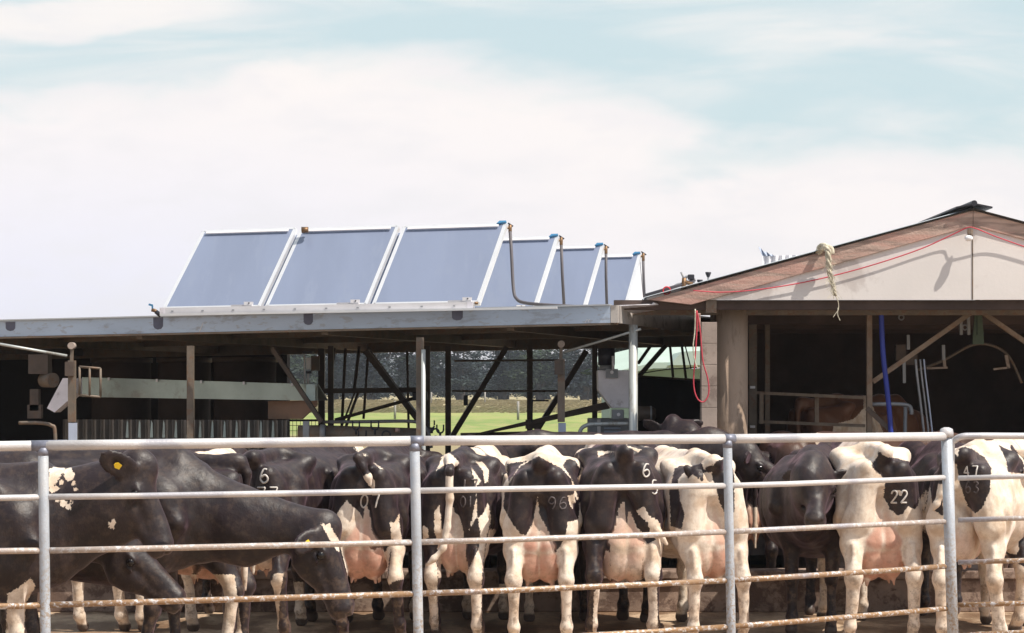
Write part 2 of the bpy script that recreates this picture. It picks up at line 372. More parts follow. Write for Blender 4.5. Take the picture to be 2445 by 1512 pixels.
# ------------------------------------------------------------------ dairy shed roof with fascia
U_ = Vector((.956, -.292, 0)).normalized(); V_ = Vector((.292, .956, 0)).normalized()
C0 = P(1457, 730, 19.5)
C0.z = C0.z
shed = thing('dairy_shed', 'open sided milking shed with a blue grey steel fascia and dark interior', 'shed', (-2, 22, 0))
LEN = 12.0; SL = -.0125
def S(u_, v_, dz=0.0):
    p = C0 + U_ * u_ + V_ * v_; p.z = C0.z + SL * (-u_) * 1.0 + dz; return p
L_ = -LEN
H_F = .160
mb = MB().add([S(L_, 0), S(0, 0), S(0, 0, -H_F), S(L_, 0, -H_F), S(L_, .05), S(0, .05), S(0, .05, -H_F), S(L_, .05, -H_F)], [(0, 3, 2, 1), (4, 5, 6, 7), (0, 1, 5, 4), (3, 7, 6, 2), (0, 4, 7, 3), (1, 2, 6, 5)])
mb.build('fascia', 'fascia', shed)
mb = MB()
for z0, z1, e in ((.001, .014, .028),): mb.add([S(L_, -e, z1), S(0, -e, z1), S(0, -e, z0), S(L_, -e, z0), S(L_, .05, z1), S(0, .05, z1), S(0, .05, z0), S(L_, .05, z0)], [(0, 3, 2, 1), (4, 5, 6, 7), (0, 1, 5, 4), (3, 7, 6, 2), (0, 4, 7, 3), (1, 2, 6, 5)])
mb.build('drip_edge', 'roofsheet', shed)
mb = MB().add([S(L_, -.012, -H_F - .002), S(0, -.012, -H_F - .002), S(0, .09, -H_F - .002), S(L_, .09, -H_F - .002), S(L_, -.012, -H_F - .02), S(0, -.012, -H_F - .02), S(0, .09, -H_F - .02), S(L_, .09, -H_F - .02)], [(0, 1, 2, 3), (7, 6, 5, 4), (0, 4, 5, 1), (1, 5, 6, 2), (2, 6, 7, 3), (3, 7, 4, 0)])
mb.build('fascia_lip', 'brown', shed)
# primer patches on the fascia
def u_of(px):
    # distance along the fascia whose image lies at px
    best = min((abs((S(u, 0).x) / S(u, 0).y * FOC + HX - px), u) for u in [-8 + i * .01 for i in range(801)])
    return best[1]
for px, w, top, bot, sh in ((26, 26, .012, .105, .3), (377, 26, .004, .125, .5), (735, 24, .004, .115, .2), (1092, 28, .006, .105, .6)):
    uu = u_of(px); hw = w * S(uu, 0).y / FOC / 2
    pl = [S(uu - hw, -.003, -top), S(uu + hw, -.003, -top), S(uu + hw * .97, -.003, -bot * .75), S(uu + hw * .6, -.003, -bot * .95), S(uu - hw * .2 * sh, -.003, -bot), S(uu - hw * .7, -.003, -bot * .9), S(uu - hw * .97, -.003, -bot * .72)]
    MB().prism(pl, V_ * .004).build('paint_patch', 'patch', shed)
# faint chalk-like scuffs
for px, y0, y1, x1 in ((476, 792, 772, 486), (1397, 770, 763, 1402), (1404, 769, 762, 1407)):
    uu = u_of(px); uu2 = u_of(x1); Y = S(uu, 0).y
    MB().tube([S(uu, -.001, (730 - y0) / FOC * Y + .0 + (-SL) * 0 - (S(uu, 0).z - P(px, 730, Y).z)), S(uu2, -.001, (730 - y1) / FOC * Y - (S(uu, 0).z - P(px, 730, Y).z))], .004, 6).build('scuff', 'white', shed)
# roof sheet and its underside
RD = 6.6
mb = MB().add([S(L_, .06, -.02), S(.0, .06, -.02), S(0, RD, .05), S(L_, RD, .05), S(L_, .06, .0), S(0, .06, 0), S(0, RD, .075), S(L_, RD, .075)], [(0, 3, 2, 1), (4, 5, 6, 7), (0, 1, 5, 4), (1, 2, 6, 5), (2, 3, 7, 6), (3, 0, 4, 7)])
mb.build('roof', 'under', shed)
for v_, zz, hh, w_ in ((.5, -.10, .12, .06), (2.3, -.09, .13, .06), (4.3, -.09, .15, .07), (RD - .15, -.13, .22, .08)):
    MB().beam(S(L_, v_, zz), S(-.05, v_, zz), w_, hh).build('roof_beam', 'brown', shed)
for u_ in (-11, -9, -7.0, -4.9, -2.9, -1.0):
    MB().beam(S(u_, .1, -.165), S(u_, RD - .2, -.165), .07, .09).build('rafter', 'brown', shed)
MB().beam(S(L_, .30, -.145), S(-.1, .30, -.145), .05, .03).build('purlin', 'hopper', shed)
MB().beam(S(L_, 3.3, -.10), S(-.1, 3.3, -.10), .05, .04).build('purlin', 'hopper', shed)
# right hand side fascia, turning the corner
mb = MB().prism([S(0.004, .002, .004), S(.07, .02, .004), S(.07, .02, -H_F), S(.004, .002, -H_F)], V_ * .05).build('corner_piece', 'fascia_r', shed)
SD = 5.2
mb = MB()
ringpts = []
for i in range(15):
    t = i / 14; v_ = .05 + t * SD
    z0 = -.0; z1 = -H_F - .004
    ringpts.append((S(.085, v_, z0), S(.085, v_, z1)))
n_ = len(ringpts)
vs_ = [p for pr in ringpts for p in pr] + [p - U_ * .02 for pr in ringpts for p in pr]
fs_ = [(2 * i, 2 * i + 1, 2 * i + 3, 2 * i + 2) for i in range(n_ - 1)] + [(2 * n_ + 2 * i, 2 * n_ + 2 * i + 2, 2 * n_ + 2 * i + 3, 2 * n_ + 2 * i + 1) for i in range(n_ - 1)] + [(0, 2 * n_, 2 * n_ + 1, 1)]
mb.add(vs_, fs_); mb.build('side_fascia', 'fascia_r', shed)
# bent white flashing and gutter along that side
fl = [P(1475, 729, 19.55), P(1560, 726, 19.6), P(1605, 730, 20.0), P(1650, 741, 20.4)]
fb = [P(1476, 742, 19.7), P(1540, 748, 20.1), P(1600, 750, 20.5), P(1648, 745, 20.7)]
mb = MB(); A_, B_ = arc(fl, 5), arc(fb, 5)
for i in range(len(A_) - 1): mb.prism([A_[i], A_[i + 1], B_[i + 1], B_[i]], (0, 0, -.008))
mb.build('flashing', 'hopper', shed)
MB().tube(arc([p + Vector((0, 0, random.uniform(-.006, .006))) for p in fl[1:]], 6), .012, 8).build('flashing_edge', 'white', shed, True)
# left and back dark walls
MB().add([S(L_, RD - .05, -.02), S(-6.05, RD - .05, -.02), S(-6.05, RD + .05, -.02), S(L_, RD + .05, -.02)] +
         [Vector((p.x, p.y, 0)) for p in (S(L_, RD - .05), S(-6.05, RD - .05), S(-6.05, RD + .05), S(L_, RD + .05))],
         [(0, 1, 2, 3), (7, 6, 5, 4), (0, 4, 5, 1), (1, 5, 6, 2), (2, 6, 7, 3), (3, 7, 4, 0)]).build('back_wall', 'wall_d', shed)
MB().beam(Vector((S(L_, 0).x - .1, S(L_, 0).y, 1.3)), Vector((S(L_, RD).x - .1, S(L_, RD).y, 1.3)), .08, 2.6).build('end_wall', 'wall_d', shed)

def post(name, px, ytop, Y, r, material, label, group=None, bot=1700, lean=0, seg=12, parent=None, base_z=0.0, square=False):
    top = P(px, ytop, Y); base = Vector((top.x + lean, Y, base_z)); mb = MB()
    if square: mb.beam(base, top, r * 2, r * 2)
    else: mb.tube([base, top], r, seg)
    return mb.build(name, material, parent, not square)
# shed posts and braces: members of the shed frame
post('post', 455, 826, 20.7, .033, 'brown', '', parent=shed, square=True)
post('post', 1003, 806, 20.0, .036, 'brown', '', parent=shed, square=True)
post('post', 1011, 835, 19.9, .022, 'galvpost', '', parent=shed)
post('post', 1512, 776, 19.75, .042, 'galvpost', '', parent=shed, seg=20)
for px, r, Y in ((790, .034, 25.3), (768, .04, 25.9), (1070, .034, 25.0), (1019, .04, 25.2), (1265, .034, 24.6), (1420, .03, 24.3)):
    post('post', px, 826, Y, r, 'dark', '', parent=shed, square=True, base_z=.4)
for (x0, y0, x1, y1, Y, r) in ((650, 832, 768, 1008, 21.2, .022), (873, 838, 1003, 1008, 25.0, .035), (882, 838, 1012, 1012, 25.3, .018), (1210, 828, 1078, 1045, 24.8, .030), (1400, 838, 1262, 1060, 24.5, .030), (1589, 826, 1520, 905, 23.6, .022), (1552, 828, 1524, 868, 23.9, .014)):
    MB().beam(P(x0, y0, Y), P(x1, y1, Y - .1), r * 2, r * 2).build('brace', 'dark', shed)
for (x0, y0, x1, y1, r) in ((800, 832, 786, 935, .014), (858, 828, 846, 930, .02), (880, 830, 868, 1000, .016), (858, 930, 815, 1050, .018), (825, 832, 815, 1040, .018), (850, 930, 800, 1060, .012), (1600, 828, 1607, 900, .016), (1628, 826, 1638, 905, .016), (1636, 826, 1650, 880, .008), (972, 838, 976, 1040, .015)):
    MB().tube([P(x0, y0, 25.6), P(x1, y1, 25.4)], r, 8).build('stay_rod', 'dark', shed, True)
MB().beam(P(766, 934, 25.2), P(1003, 931, 25.0), .05, .06).build('cross_rail', 'dark', shed)
MB().tube([P(1085, 862, 24.7), P(1338, 860, 24.4)], .012, 8).tube([P(1080, 934, 24.7), P(1332, 934, 24.4)], .012, 8).build('cross_rail', 'brown', shed, True)
# sloping pole under the eaves at the left and right
MB().tube([P(-40, 815, 20.6), P(160, 850, 20.9)], .014, 8).build('stay_rod', 'galvpost', shed, True)
MB().tube([P(1345, 842, 20.0), P(1530, 786, 19.7)], .012, 8).build('stay_rod', 'galvpost', shed, True)

# guide posts with rollers
def guide_post(px, ytop, Y, label, m2):
    t = thing('guide_post', label, 'post', (P(px, 0, Y).x, Y, 0), 'posts with a roller on top inside the shed')
    post('post', px + 2, 1010, Y, .036, m2, '', parent=t, square=True)
    post('upper_post', px, ytop + 35, Y - .003, .034, 'brown', '', parent=t, square=True, base_z=P(0, 1008, Y).z)
    MB().tube([P(px, ytop, Y) + Vector((0, -.05, 0)), P(px, ytop, Y) + Vector((0, .05, 0))], .034, 16).build('roller', 'block', t, True)
    MB().beam(P(px - 1, ytop + 38, Y), P(px, ytop + 6, Y), .03, .03).build('bracket', 'brown', t)
    MB().box(P(px - 6, ytop + 55, Y - .06), (.08, .06, .14)).build('latch_box', 'dark', t)
guide_post(172, 826, 20.6, 'brown steel post with a roller on top, left end beside the small frame', 'bluegrey')
guide_post(1340, 822, 20.0, 'blue grey post with a roller on top, left of the white hopper', 'bluegrey')

# trough, canvas, corrugated sheet
tr = thing('feed_trough', 'long pale green galvanised feed trough crossing the dark shed', 'trough', P(470, 1010, 21.6))
a0, a1, b0, b1 = P(196, 901, 22.2), P(756, 918, 21.2), P(196, 948, 22.2), P(756, 957, 21.2)
mb = MB().prism([a0, a1, b1, b0], V_ * .03); mb.build('front_panel', 'trough', tr)
MB().prism([a0 + V_ * .035, a1 + V_ * .035, b1 + V_ * .3, b0 + V_ * .3], V_ * .02).build('floor_panel', 'trough', tr)
for t in (.12, .33, .52, .70, .9):
    MB().box(a0.lerp(a1, t) + Vector((0, -.02, -.01)), (.02, .02, .03)).build('bolt', 'white', tr)
MB().beam(P(742, 918, 21.15), P(742, 957, 21.15), .09, .01).build('end_plate', 'trough', tr)
mb = MB(); pts1 = [P(640, 958, 21.6), P(757, 956, 21.2), P(757, 968, 21.2), P(722, 1001, 21.3), P(640, 1001, 21.6)]
mb.prism(pts1, V_ * .02); o = mb.build('canvas', 'tarp', tr)
fr = thing('hanging_frame', 'small brown square pipe frame beside the left roller post', 'frame', P(215, 946, 20.9))
mb = MB()
for a, b in (((190, 876), (240, 880)), ((240, 880), (240, 948)), ((240, 948), (190, 944)), ((190, 876), (190, 944)), ((214, 878), (214, 946))): mb.tube([P(*a, 20.8), P(*b, 20.8)], .012, 8)
mb.build('pipe_frame', 'brown', fr, True)
# corrugated sheet wall
cs = MB(); n = 150; X0, X1 = P(150, 1005, 22.0).x, P(690, 1005, 21.4).x
zt = P(0, 1003, 21.6).z; 
for i in range(n):
    x0 = X0 + (X1 - X0) * i / n; x1 = X0 + (X1 - X0) * (i + 1) / n
    y0 = 22.0 - .6 * i / n + .035 * math.sin(i * 2 * math.pi / 6.0); y1 = 22.0 - .6 * (i + 1) / n + .035 * math.sin((i + 1) * 2 * math.pi / 6.0)
    cs.prism([(x0, y0, .47), (x1, y1, .47), (x1, y1, zt), (x0, y0, zt)], (0, .006, 0))
register(cs.build('corrugated_sheet', 'corr', None), 'upright corrugated sheet screen under the feed trough', 'screen')
lt = thing('strip_curtain', 'row of pale green plastic strips hanging over the corrugated sheet', 'strip curtain', P(470, 1045, 21.1))
for i in range(13):
    px = 300 + i * 29; MB().prism([P(px, 1045, 21.1), P(px + 7, 1045, 21.1), P(px + 6, 1010, 21.1), P(px + 3, 1004, 21.1)], (0, .01, 0)).build('strip', 'trough', lt)
# vats behind the trough
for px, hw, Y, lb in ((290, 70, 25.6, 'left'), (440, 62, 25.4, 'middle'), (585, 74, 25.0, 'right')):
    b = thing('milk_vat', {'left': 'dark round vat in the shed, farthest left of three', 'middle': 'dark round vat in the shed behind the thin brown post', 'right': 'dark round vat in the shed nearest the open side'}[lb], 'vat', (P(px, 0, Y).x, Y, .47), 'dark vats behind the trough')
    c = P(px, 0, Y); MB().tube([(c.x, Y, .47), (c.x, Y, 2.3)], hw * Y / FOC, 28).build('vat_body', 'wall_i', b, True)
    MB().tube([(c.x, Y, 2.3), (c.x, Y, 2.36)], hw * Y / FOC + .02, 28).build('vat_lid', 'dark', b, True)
# pulsator unit at far left
pm = thing('feed_chute', 'grey sloping feed chute with round motor at the left end of the shed', 'feed machine', P(130, 1045, 21.4))
MB().prism([P(150, 903, 21.4), P(182, 903, 21.4), P(182, 940, 21.4), P(130, 985, 21.4), P(112, 975, 21.4)], (0, .3, 0)).build('chute', 'hopper', pm)
MB().tube([P(104, 908, 21.5), P(128, 908, 21.4)], .075, 18).build('motor', 'brown', pm, True)
MB().box(P(96, 870, 21.5), (.20, .2, .2)).build('switch_box', 'dark', pm)
MB().box(P(84, 955, 21.5), (.09, .1, .22)).box(P(84, 983, 21.5), (.14, .1, .14)).build('bracket', 'dark', pm)
hp = thing('bent_handrail', 'dark bent pipe handrail low at the left end of the shed', 'handrail', P(90, 1045, 20.8))
MB().tube(arc([P(45, 1010, 20.8), P(90, 1010, 20.8), P(122, 1016, 20.8), P(132, 1040, 20.8), P(133, 1200, 20.8)], 5), .018, 10).build('pipe', 'brown', hp, True)

# milk meter: white tube hanging by the first opening
mm = thing('sight_gauge', 'white upright gauge tube under the roof at the left of the opening', 'gauge', P(736, 915, 22.6))
MB().box(P(737, 868, 22.6), (.05, .05, .13)).build('gauge_body', 'white', mm, bevel=.006)
MB().tube([P(736, 888, 22.6), P(735, 918, 22.6)], .012, 8).tube([P(727, 848, 22.6), P(728, 918, 22.6)], .01, 8).build('tube', 'white', mm, True)
MB().box(P(735, 842, 22.6), (.11, .06, .03)).box(P(738, 889, 22.6), (.06, .05, .03)).build('clamp', 'black', mm)
MB().box(P(753, 868, 22.8), (.09, .04, .16)).build('back_plate', 'brown', mm)
wp = post('short_post', 731, 1006, 20.6, .030, 'grey', '', bot=1700, square=True)
register(wp, 'short grey square post in front of the large auger pipe', 'post')
wf = thing('mesh_panel', 'small wire mesh panel in the gap beside the corrugated sheet', 'mesh panel', P(715, 1045, 22))
mb = MB()
for i in range(9): mb.tube([P(690 + i * 9, 1001, 22), P(690 + i * 9, 1090, 22)], .003, 5)
for i in range(7): mb.tube([P(690, 1003 + i * 13, 22), P(762, 1003 + i * 13, 22)], .003, 5)
mb.build('mesh', 'black', wf); MB().tube([P(690, 1004, 21.98), P(766, 1004, 21.98)], .012, 6).build('top_bar', 'black', wf)

# big auger pipe with hooks
au = thing('auger_pipe', 'large rusty grey auger pipe lying above the top fence rail', 'pipe', P(870, 1060, 21.2))
MB().tube([P(712, 1036, 21.2), P(790, 1036, 21.2), P(1010, 1043, 21.0)], [.085, .085, .085], 20).build('pipe', 'brown', au, True)
MB().tube([P(765, 1036, 21.1), P(778, 1036, 21.1)], .095, 20).build('collar', 'grey', au, True)
MB().tube([P(944, 1027, 20.9), P(955, 1028, 20.9)], .022, 12).build('end_stub', 'timber', au, True)
hr = thing('curved_rail', 'grey bent pipe rail behind the auger pipe', 'handrail', P(900, 1060, 22))
MB().tube(arc([P(770, 1008, 22), P(880, 1007, 22), P(975, 1006, 22), P(1003, 1012, 22), P(1022, 1030, 22), P(1030, 1070, 22)], 5), .018, 10).build('pipe', 'grey', hr, True)
def ringpath(px, py, rad, Y, a0, a1, n=12): return [P(px + rad * math.cos(R(a0 + (a1 - a0) * i / n)), py - rad * math.sin(R(a0 + (a1 - a0) * i / n)), Y) for i in range(n + 1)]
hooks = [(865, 1040, 9, -200, 20, 'black open hook low on the auger pipe, leftmost'), (922, 1039, 10, 0, 360, 'black iron ring on the auger pipe'), (895, 1017, 9, -190, 10, 'black open hook standing on the auger pipe, left of the ring'),
         (850, 1018, 8, -190, 10, 'small black open hook on the auger pipe, above the leftmost hook'), (1040, 1032, 8, -20, 200, 'black arched hook right of the double post'), (1051, 1026, 8, -190, 10, 'black open hook above the arched hook, right of the double post'), (1030, 1016, 7, -170, -10, 'small black open hook next to the double post')]
for px, py, rad, a0, a1, lb in hooks:
    mb = MB().tube(ringpath(px, py, rad, 20.6, a0, a1, 16), .009, 8)
    if 'open' in lb: mb.tube([P(px - rad, py, 20.6), P(px - rad, py - 12, 20.6)], .008, 6).tube([P(px + rad, py, 20.6), P(px + rad, py - 12, 20.6)], .008, 6)
    mb.tube([P(px, py + rad, 20.6), P(px, py + rad + 12, 20.6)], .012, 6)
    register(mb.build('hook', 'black', None, True), lb, 'hook', 'black hooks and rings on the auger pipe')
rodm = thing('tilted_bar', 'thin dark bar with a black box, sloping between the shed posts', 'bar', P(900, 1010, 24))
MB().tube([P(800, 1003, 24.2), P(1000, 948, 24.0)], .020, 8).build('bar', 'dark', rodm, True)
MB().box(P(1003, 946, 23.9), (.17, .12, .10)).build('box', 'black', rodm, bevel=.01)
cb = thing('conveyor', 'dark sloping conveyor beam rising right behind the blue grey post', 'conveyor', P(1270, 1035, 23))
a, b = P(1095, 1046, 23.2), P(1455, 958, 22.6)
MB().prism([a, b, P(1456, 976, 22.6), P(1100, 1048, 23.2)], (0, .18, 0)).build('trunk', 'dark', cb)
MB().beam(P(1100, 1047, 23.3), P(1265, 1043, 23.3), .1, .12).build('base_beam', 'brown', cb)
MB().box(P(1272, 1013, 23.0), (.16, .12, .1)).build('bracket', 'dark', cb)
MB().tube(arc([P(1270, 1008, 22.9), P(1271, 960, 22.9), P(1276, 957, 22.9), P(1310, 957, 22.9)], 4), .009, 8).build('wire_loop', 'black', cb, True)
MB().box(P(1112, 956, 24.5), (.05, .06, .12)).build('switch_box', 'black', shed)

# white hopper with auger cylinder and motor
ho = thing('feed_hopper', 'white tapered feed hopper with a black cylinder above and a dark motor', 'hopper', P(1465, 1045, 20.6))
YH = 20.9
MB().prism([P(1427, 884, YH), P(1503, 884, YH), P(1503, 975, YH), P(1460, 975, YH), P(1428, 932, YH)], (0, .30, 0)).build('hopper_body', 'hopper', ho, bevel=.01)
MB().tube([P(1448, 832, YH + .1), P(1448, 872, YH + .1)], .085, 22).build('cylinder', 'black', ho, True)
MB().tube([P(1448, 872, YH + .1), P(1448, 884, YH + .1)], .07, 22).build('collar', 'grey', ho, True)
MB().tube([P(1464, 850, YH - .08), P(1464, 884, YH - .08)], .014, 10).build('side_tube', 'white', ho, True)
MB().box(P(1461, 892, YH - .03), (.12, .03, .09)).build('mount_plate', 'grey', ho)
MB().box(P(1475, 990, YH - .02), (.12, .10, .10)).build('gearbox', 'grey', ho, bevel=.008)
for c in ((1461, 889), (1477, 990)): MB().tube([P(*c, YH - .05), P(*c, YH - .085)], .018, 14).build('bolt', 'white', ho, True)
MB().tube([P(1525, 988, YH), P(1556, 988, YH), P(1566, 988, YH)], [.075, .075, .05], 18).build('motor', 'dark', ho, True)
MB().tube([P(1552, 988, YH), P(1556, 988, YH)], .078, 18).build('motor_band', 'grey', ho, True)
bh = thing('bent_gate_rail', 'grey bent pipe rail below the white hopper', 'handrail', P(1430, 1060, 20.2))
MB().tube(arc([P(1500, 1012, 20.2), P(1430, 1013, 20.2), P(1400, 1016, 20.2), P(1384, 1034, 20.2), P(1376, 1100, 20.2), P(1374, 1200, 20.2)], 5), .020, 12).build('pipe', 'galvpost', bh, True)
ct = thing('control_cabinet', 'pale louvred cabinet standing below the white hopper', 'cabinet', P(1455, 1100, 21.4))
MB().box(P(1452, 1075, 21.6), (.42, .3, .66)).build('cabinet_body', 'grey', ct, bevel=.01)
mb = MB()
for i in range(9): mb.box(P(1462, 1015 + i * 8, 21.43), (.17, .02, .018))
mb.build('louvres', 'bluegrey', ct)
MB().box(P(1430, 1060, 21.42), (.035, .03, .5)).build('edge_strip', 'white', ct)
ff = thing('shed_doorway', 'blue grey door frame posts behind the black cow numbered six, below the hopper', 'door frame', P(1400, 1100, 20.4))
mb = MB().beam(P(1342, 1200, 20.3), P(1342, 1060, 20.3), .07, .05).beam(P(1425, 1200, 20.3), P(1425, 1060, 20.3), .06, .05).beam(P(1340, 1060, 20.3), P(1427, 1060, 20.3), .05, .05); mb.build('frame', 'bluegrey', ff)
MB().beam(P(1375, 1080, 20.4), P(1415, 1080, 20.4), .02, .02).beam(P(1375, 1100, 20.4), P(1415, 1100, 20.4), .02, .02).build('grille', 'grey', ff)

# dark round tank between shed and barn
tk = thing('dark_tank', 'dark tank between the pale round post and the barn pillar', 'tank', P(1640, 1045, 22.4))
pt = []
for i in range(17):
    t = i / 16; x = 1515 + 190 * t; pt.append((P(x, 0, 22.2 + .6 * math.sin(math.pi * t)), 898 + 12 * t))
mb = MB(); vs_ = [Vector((p.x, p.y, .2)) for p, y in pt] + [Vector((p.x, p.y, CAM_H - (y - HY) * p.y / FOC)) for p, y in pt]
n_ = 17; mb.add(vs_ + [p + Vector((0, .05, 0)) for p in vs_], [(i, i + 1, n_ + i + 1, n_ + i) for i in range(16)] + [(2 * n_ + i + 1, 2 * n_ + i, 3 * n_ + i, 3 * n_ + i + 1) for i in range(16)] + [(n_ + i, n_ + i + 1, 3 * n_ + i + 1, 3 * n_ + i) for i in range(16)])
mb.build('tank_wall', 'wall_d', tk, True)
MB().tube([Vector((p.x, p.y - .02, CAM_H - (y - HY) * p.y / FOC)) for p, y in pt], .012, 6).build('rim', 'brown', tk, True)
wr = MB().tube(arc([P(1525, 893, 23), P(1580, 884, 23.2), P(1625, 880, 23.3), P(1665, 878, 23.3)], 5), .006, 5).build('black_cable', 'black', None); register(wr, 'thin black cable sagging over the dark tank', 'cable')

# ------------------------------------------------------------------ solar collectors
def panel(A, B, dirv, zt, label, cap, clip=True):
    """A,B bottom front corners; dirv the way up the slope"""
    up = dirv; C, D = B + up, A + up; ex = (B - A).normalized(); nrm = ex.cross(up.normalized()).normalized()
    if nrm.z < 0: nrm = -nrm
    t = thing('solar_collector', label, 'solar panel', (A + B) / 2, 'solar collectors racked on the shed roof')
    fw = .035; th = .045
    def q(a, b): return A + (B - A) * a + up * b
    MB().prism([q(.012, .015), q(.988, .015), q(.988, .985), q(.012, .985)], -nrm * (th * .6)).build('cover', 'cover', t)
    for (a, b) in ((A, D), (B, C)): MB().beam(a - nrm * .02, b - nrm * .02, .036, th, up=nrm).build('side_frame', 'alu', t)
    MB().beam(A - nrm * .02 + up * .008, B - nrm * .02 + up * .008, .03, th, up=nrm).build('bottom_frame', 'alu', t)
    MB().beam(D - nrm * .02, C - nrm * .02, .03, th, up=nrm).build('top_frame', 'alu', t)
    MB().beam(D.lerp(A, .05).lerp(C, .05) + nrm * .022, C.lerp(B, .05).lerp(D, .05) + nrm * .022, .03, .01, up=nrm).build('header_strip', 'white', t)
    if cap: MB().prism([C + nrm * .025 - ex * .08 - up * .02, C + nrm * .025 + ex * .01, C + nrm * .025 + ex * .01 + up * .015, C + nrm * .025 - ex * .06 + up * .015], -nrm * .03).build('corner_cap', 'blue', t)
    c = q(.86, 0) - Vector((0, .04, -.02))
    if clip:
        MB().beam(q(.72, -.005) - Vector((0, .05, -.01)), q(.94, -.005) - Vector((0, .05, -.01)), .02, .03).build('clip', 'white', t)
        MB().box(q(.90, .0) - Vector((0, .05, -.03)), (.09, .02, .035)).build('clip', 'white', t)
        MB().ball(q(.905, .0) - Vector((0, .062, -.035)), .008, 8).build('bolt', 'black', t)
    if 'fourth' in label: MB().prism([C - nrm * .07, B - nrm * .07, Vector((C.x, C.y, B.z)) + Vector((.12, .1, 0))], (-.02, 0, 0)).build('side_sheet', 'white', t)
    # rear legs of the rack
    MB().beam(q(.62, .90) - nrm * .07, Vector((q(.62, .90).x, q(.62, .90).y, C0.z)), .035, .035).build('rack_leg', 'alu', t)
    MB().beam(q(.30, .90) - nrm * .07, Vector((q(.30, .90).x, q(.30, .90).y, C0.z - .08)), .035, .035).build('rack_leg', 'alu', t)
    return t
BL, BR = P(392, 737, 20.85), P(1141, 722, 19.95)
TL, TR = P(488, 551, 21.75), P(1206, 535, 20.75)
UPv = [(TL - BL), (TR - BR)]
rows = [('front row, at the left end', 0.0, .311, False), ('front row, in the middle', .336, .652, False), ('front row, at the right end with a blue corner cap', .677, 1.0, True)]
for nm, t0, t1, cap in rows:
    A, B = BL.lerp(BR, t0), BL.lerp(BR, t1); up = UPv[0].lerp(UPv[1], (t0 + t1) / 2)
    tp = panel(A, B, up, 0, 'large blue grey solar collector, ' + nm, cap)
    if t1 < 1:
        nn_ = (B - A).cross(up).normalized(); nn_ = nn_ if nn_.z > 0 else -nn_; g0, g1 = B - nn_ * .06, BL.lerp(BR, t1 + .025) - nn_ * .06
        MB().prism([g0, g1, g1 + up * .97, g0 + up * .97], -nn_ * .006).build('gap_strip', 'gapstrip', tp)
stepv = Vector((.515, 1.5, 0))
nmz = ['second', 'third', 'fourth']
for k, (tx, ty, yt) in enumerate([(1330, 565, 22.27), (1438, 586, 23.68), (1527, 607, 25.1)]):
    C = P(tx, ty, yt); up = UPv[1]; B = C - up; A = B + (BL - BR) * .42
    panel(A, B, up, 0, 'blue grey solar collector with a blue corner cap, %s row back' % nmz[k], True, clip=(k == 0))
# base rail
br = thing('collector_rail', 'long white aluminium rail carrying the front row of collectors', 'mounting rail', (BL + BR) / 2)
e0, e1 = P(384, 743, 20.6), P(1131, 729, 19.75)
MB().beam(e0, e1, .05, .062).build('rail', 'white', br)
for e, s_ in ((e0, -1), (e1, 1)):
    MB().beam(e, e + (e1 - e0).normalized() * .055 * -s_, .054, .066).build('end_plate', 'hopper', br)
for t in [i / 10 + .04 for i in range(10)]:
    p = e0.lerp(e1, t); MB().box(p + Vector((0, -.028, -.004)), (.022, .012, .012)).build('bolt', 'grey', br)
MB().beam(P(384, 752, 20.5), P(1330, 735, 19.5), .05, .022).build('foot_strip', 'alu', br)
# risers with taps at the right hand corners
for i, (tx, ty, yt, bxp, byp) in enumerate([(1218, 545, 20.8, 1226, 706), (1340, 575, 22.3, 1347, 728), (1447, 596, 23.7, 1449, 724), (1536, 613, 25.1, 1539, 704)]):
    t = thing('riser_pipe', ['black riser pipe with tap, bending along the roof beside the front collectors', 'straight black riser pipe with tap beside the second row collector', 'straight black riser pipe with tap beside the third row collector', 'straight black riser pipe with tap beside the rear collector'][i], 'pipe', P(bxp, byp, yt), 'riser pipes beside the collectors')
    if i == 0: path = arc([P(tx, ty + 8, yt), P(tx + 3, 600, yt - .1), P(tx + 8, 690, yt - .2), P(1234, 714, yt - .3), P(1252, 723, yt - .4), P(1300, 728, yt - .6), P(1390, 733, yt - .7)], 6)
    else: path = [P(tx, ty + 6, yt), P((tx + bxp) / 2 - 1, (ty + byp) / 2, yt), P(bxp, byp + 6, yt)]
    MB().tube(path, .0165, 10).build('pipe', 'pipe', t, True)
    s_ = yt / 20.8
    MB().tube([P(tx - 14 / s_, ty - 1, yt), P(tx, ty - 1, yt)], .014, 8).tube([P(tx, ty - 8, yt), P(tx, ty + 10, yt)], .018, 8).build('tap', 'brass', t, True)
    MB().beam(P(tx - 5, ty - 12, yt), P(tx + 7, ty - 4, yt), .015, .015).build('tap_handle', 'black', t)
vt = thing('drain_valve', 'brass drain valve with a blue lever at the left end of the collector rail', 'valve', P(372, 748, 20.6))
MB().tube([P(384, 752, 20.6), P(370, 742, 20.6), P(362, 740, 20.6)], .018, 8).build('valve_body', 'brass', vt, True)
MB().tube([P(384, 754, 20.6), P(372, 744, 20.6)], .022, 8).build('elbow', 'black', vt, True)
MB().beam(P(364, 742, 20.6), P(364, 730, 20.6), .015, .015).beam(P(365, 730, 20.6), P(355, 727, 20.6), .012, .02).build('lever', 'blue', vt)
bv = thing('brass_fitting', 'small brass plug at the right end of the collector rail', 'fitting', P(1138, 724, 19.9)); MB().tube([P(1128, 724, 19.85), P(1142, 724, 19.85)], .014, 10).build('plug', 'brass', bv, True)
pl = thing('pipe_plug', 'dark plug on the top left corner of the left collector', 'fitting', TL); MB().tube([P(482, 556, 21.75), P(492, 556, 21.75)], .018, 10).build('plug', 'black', pl, True)
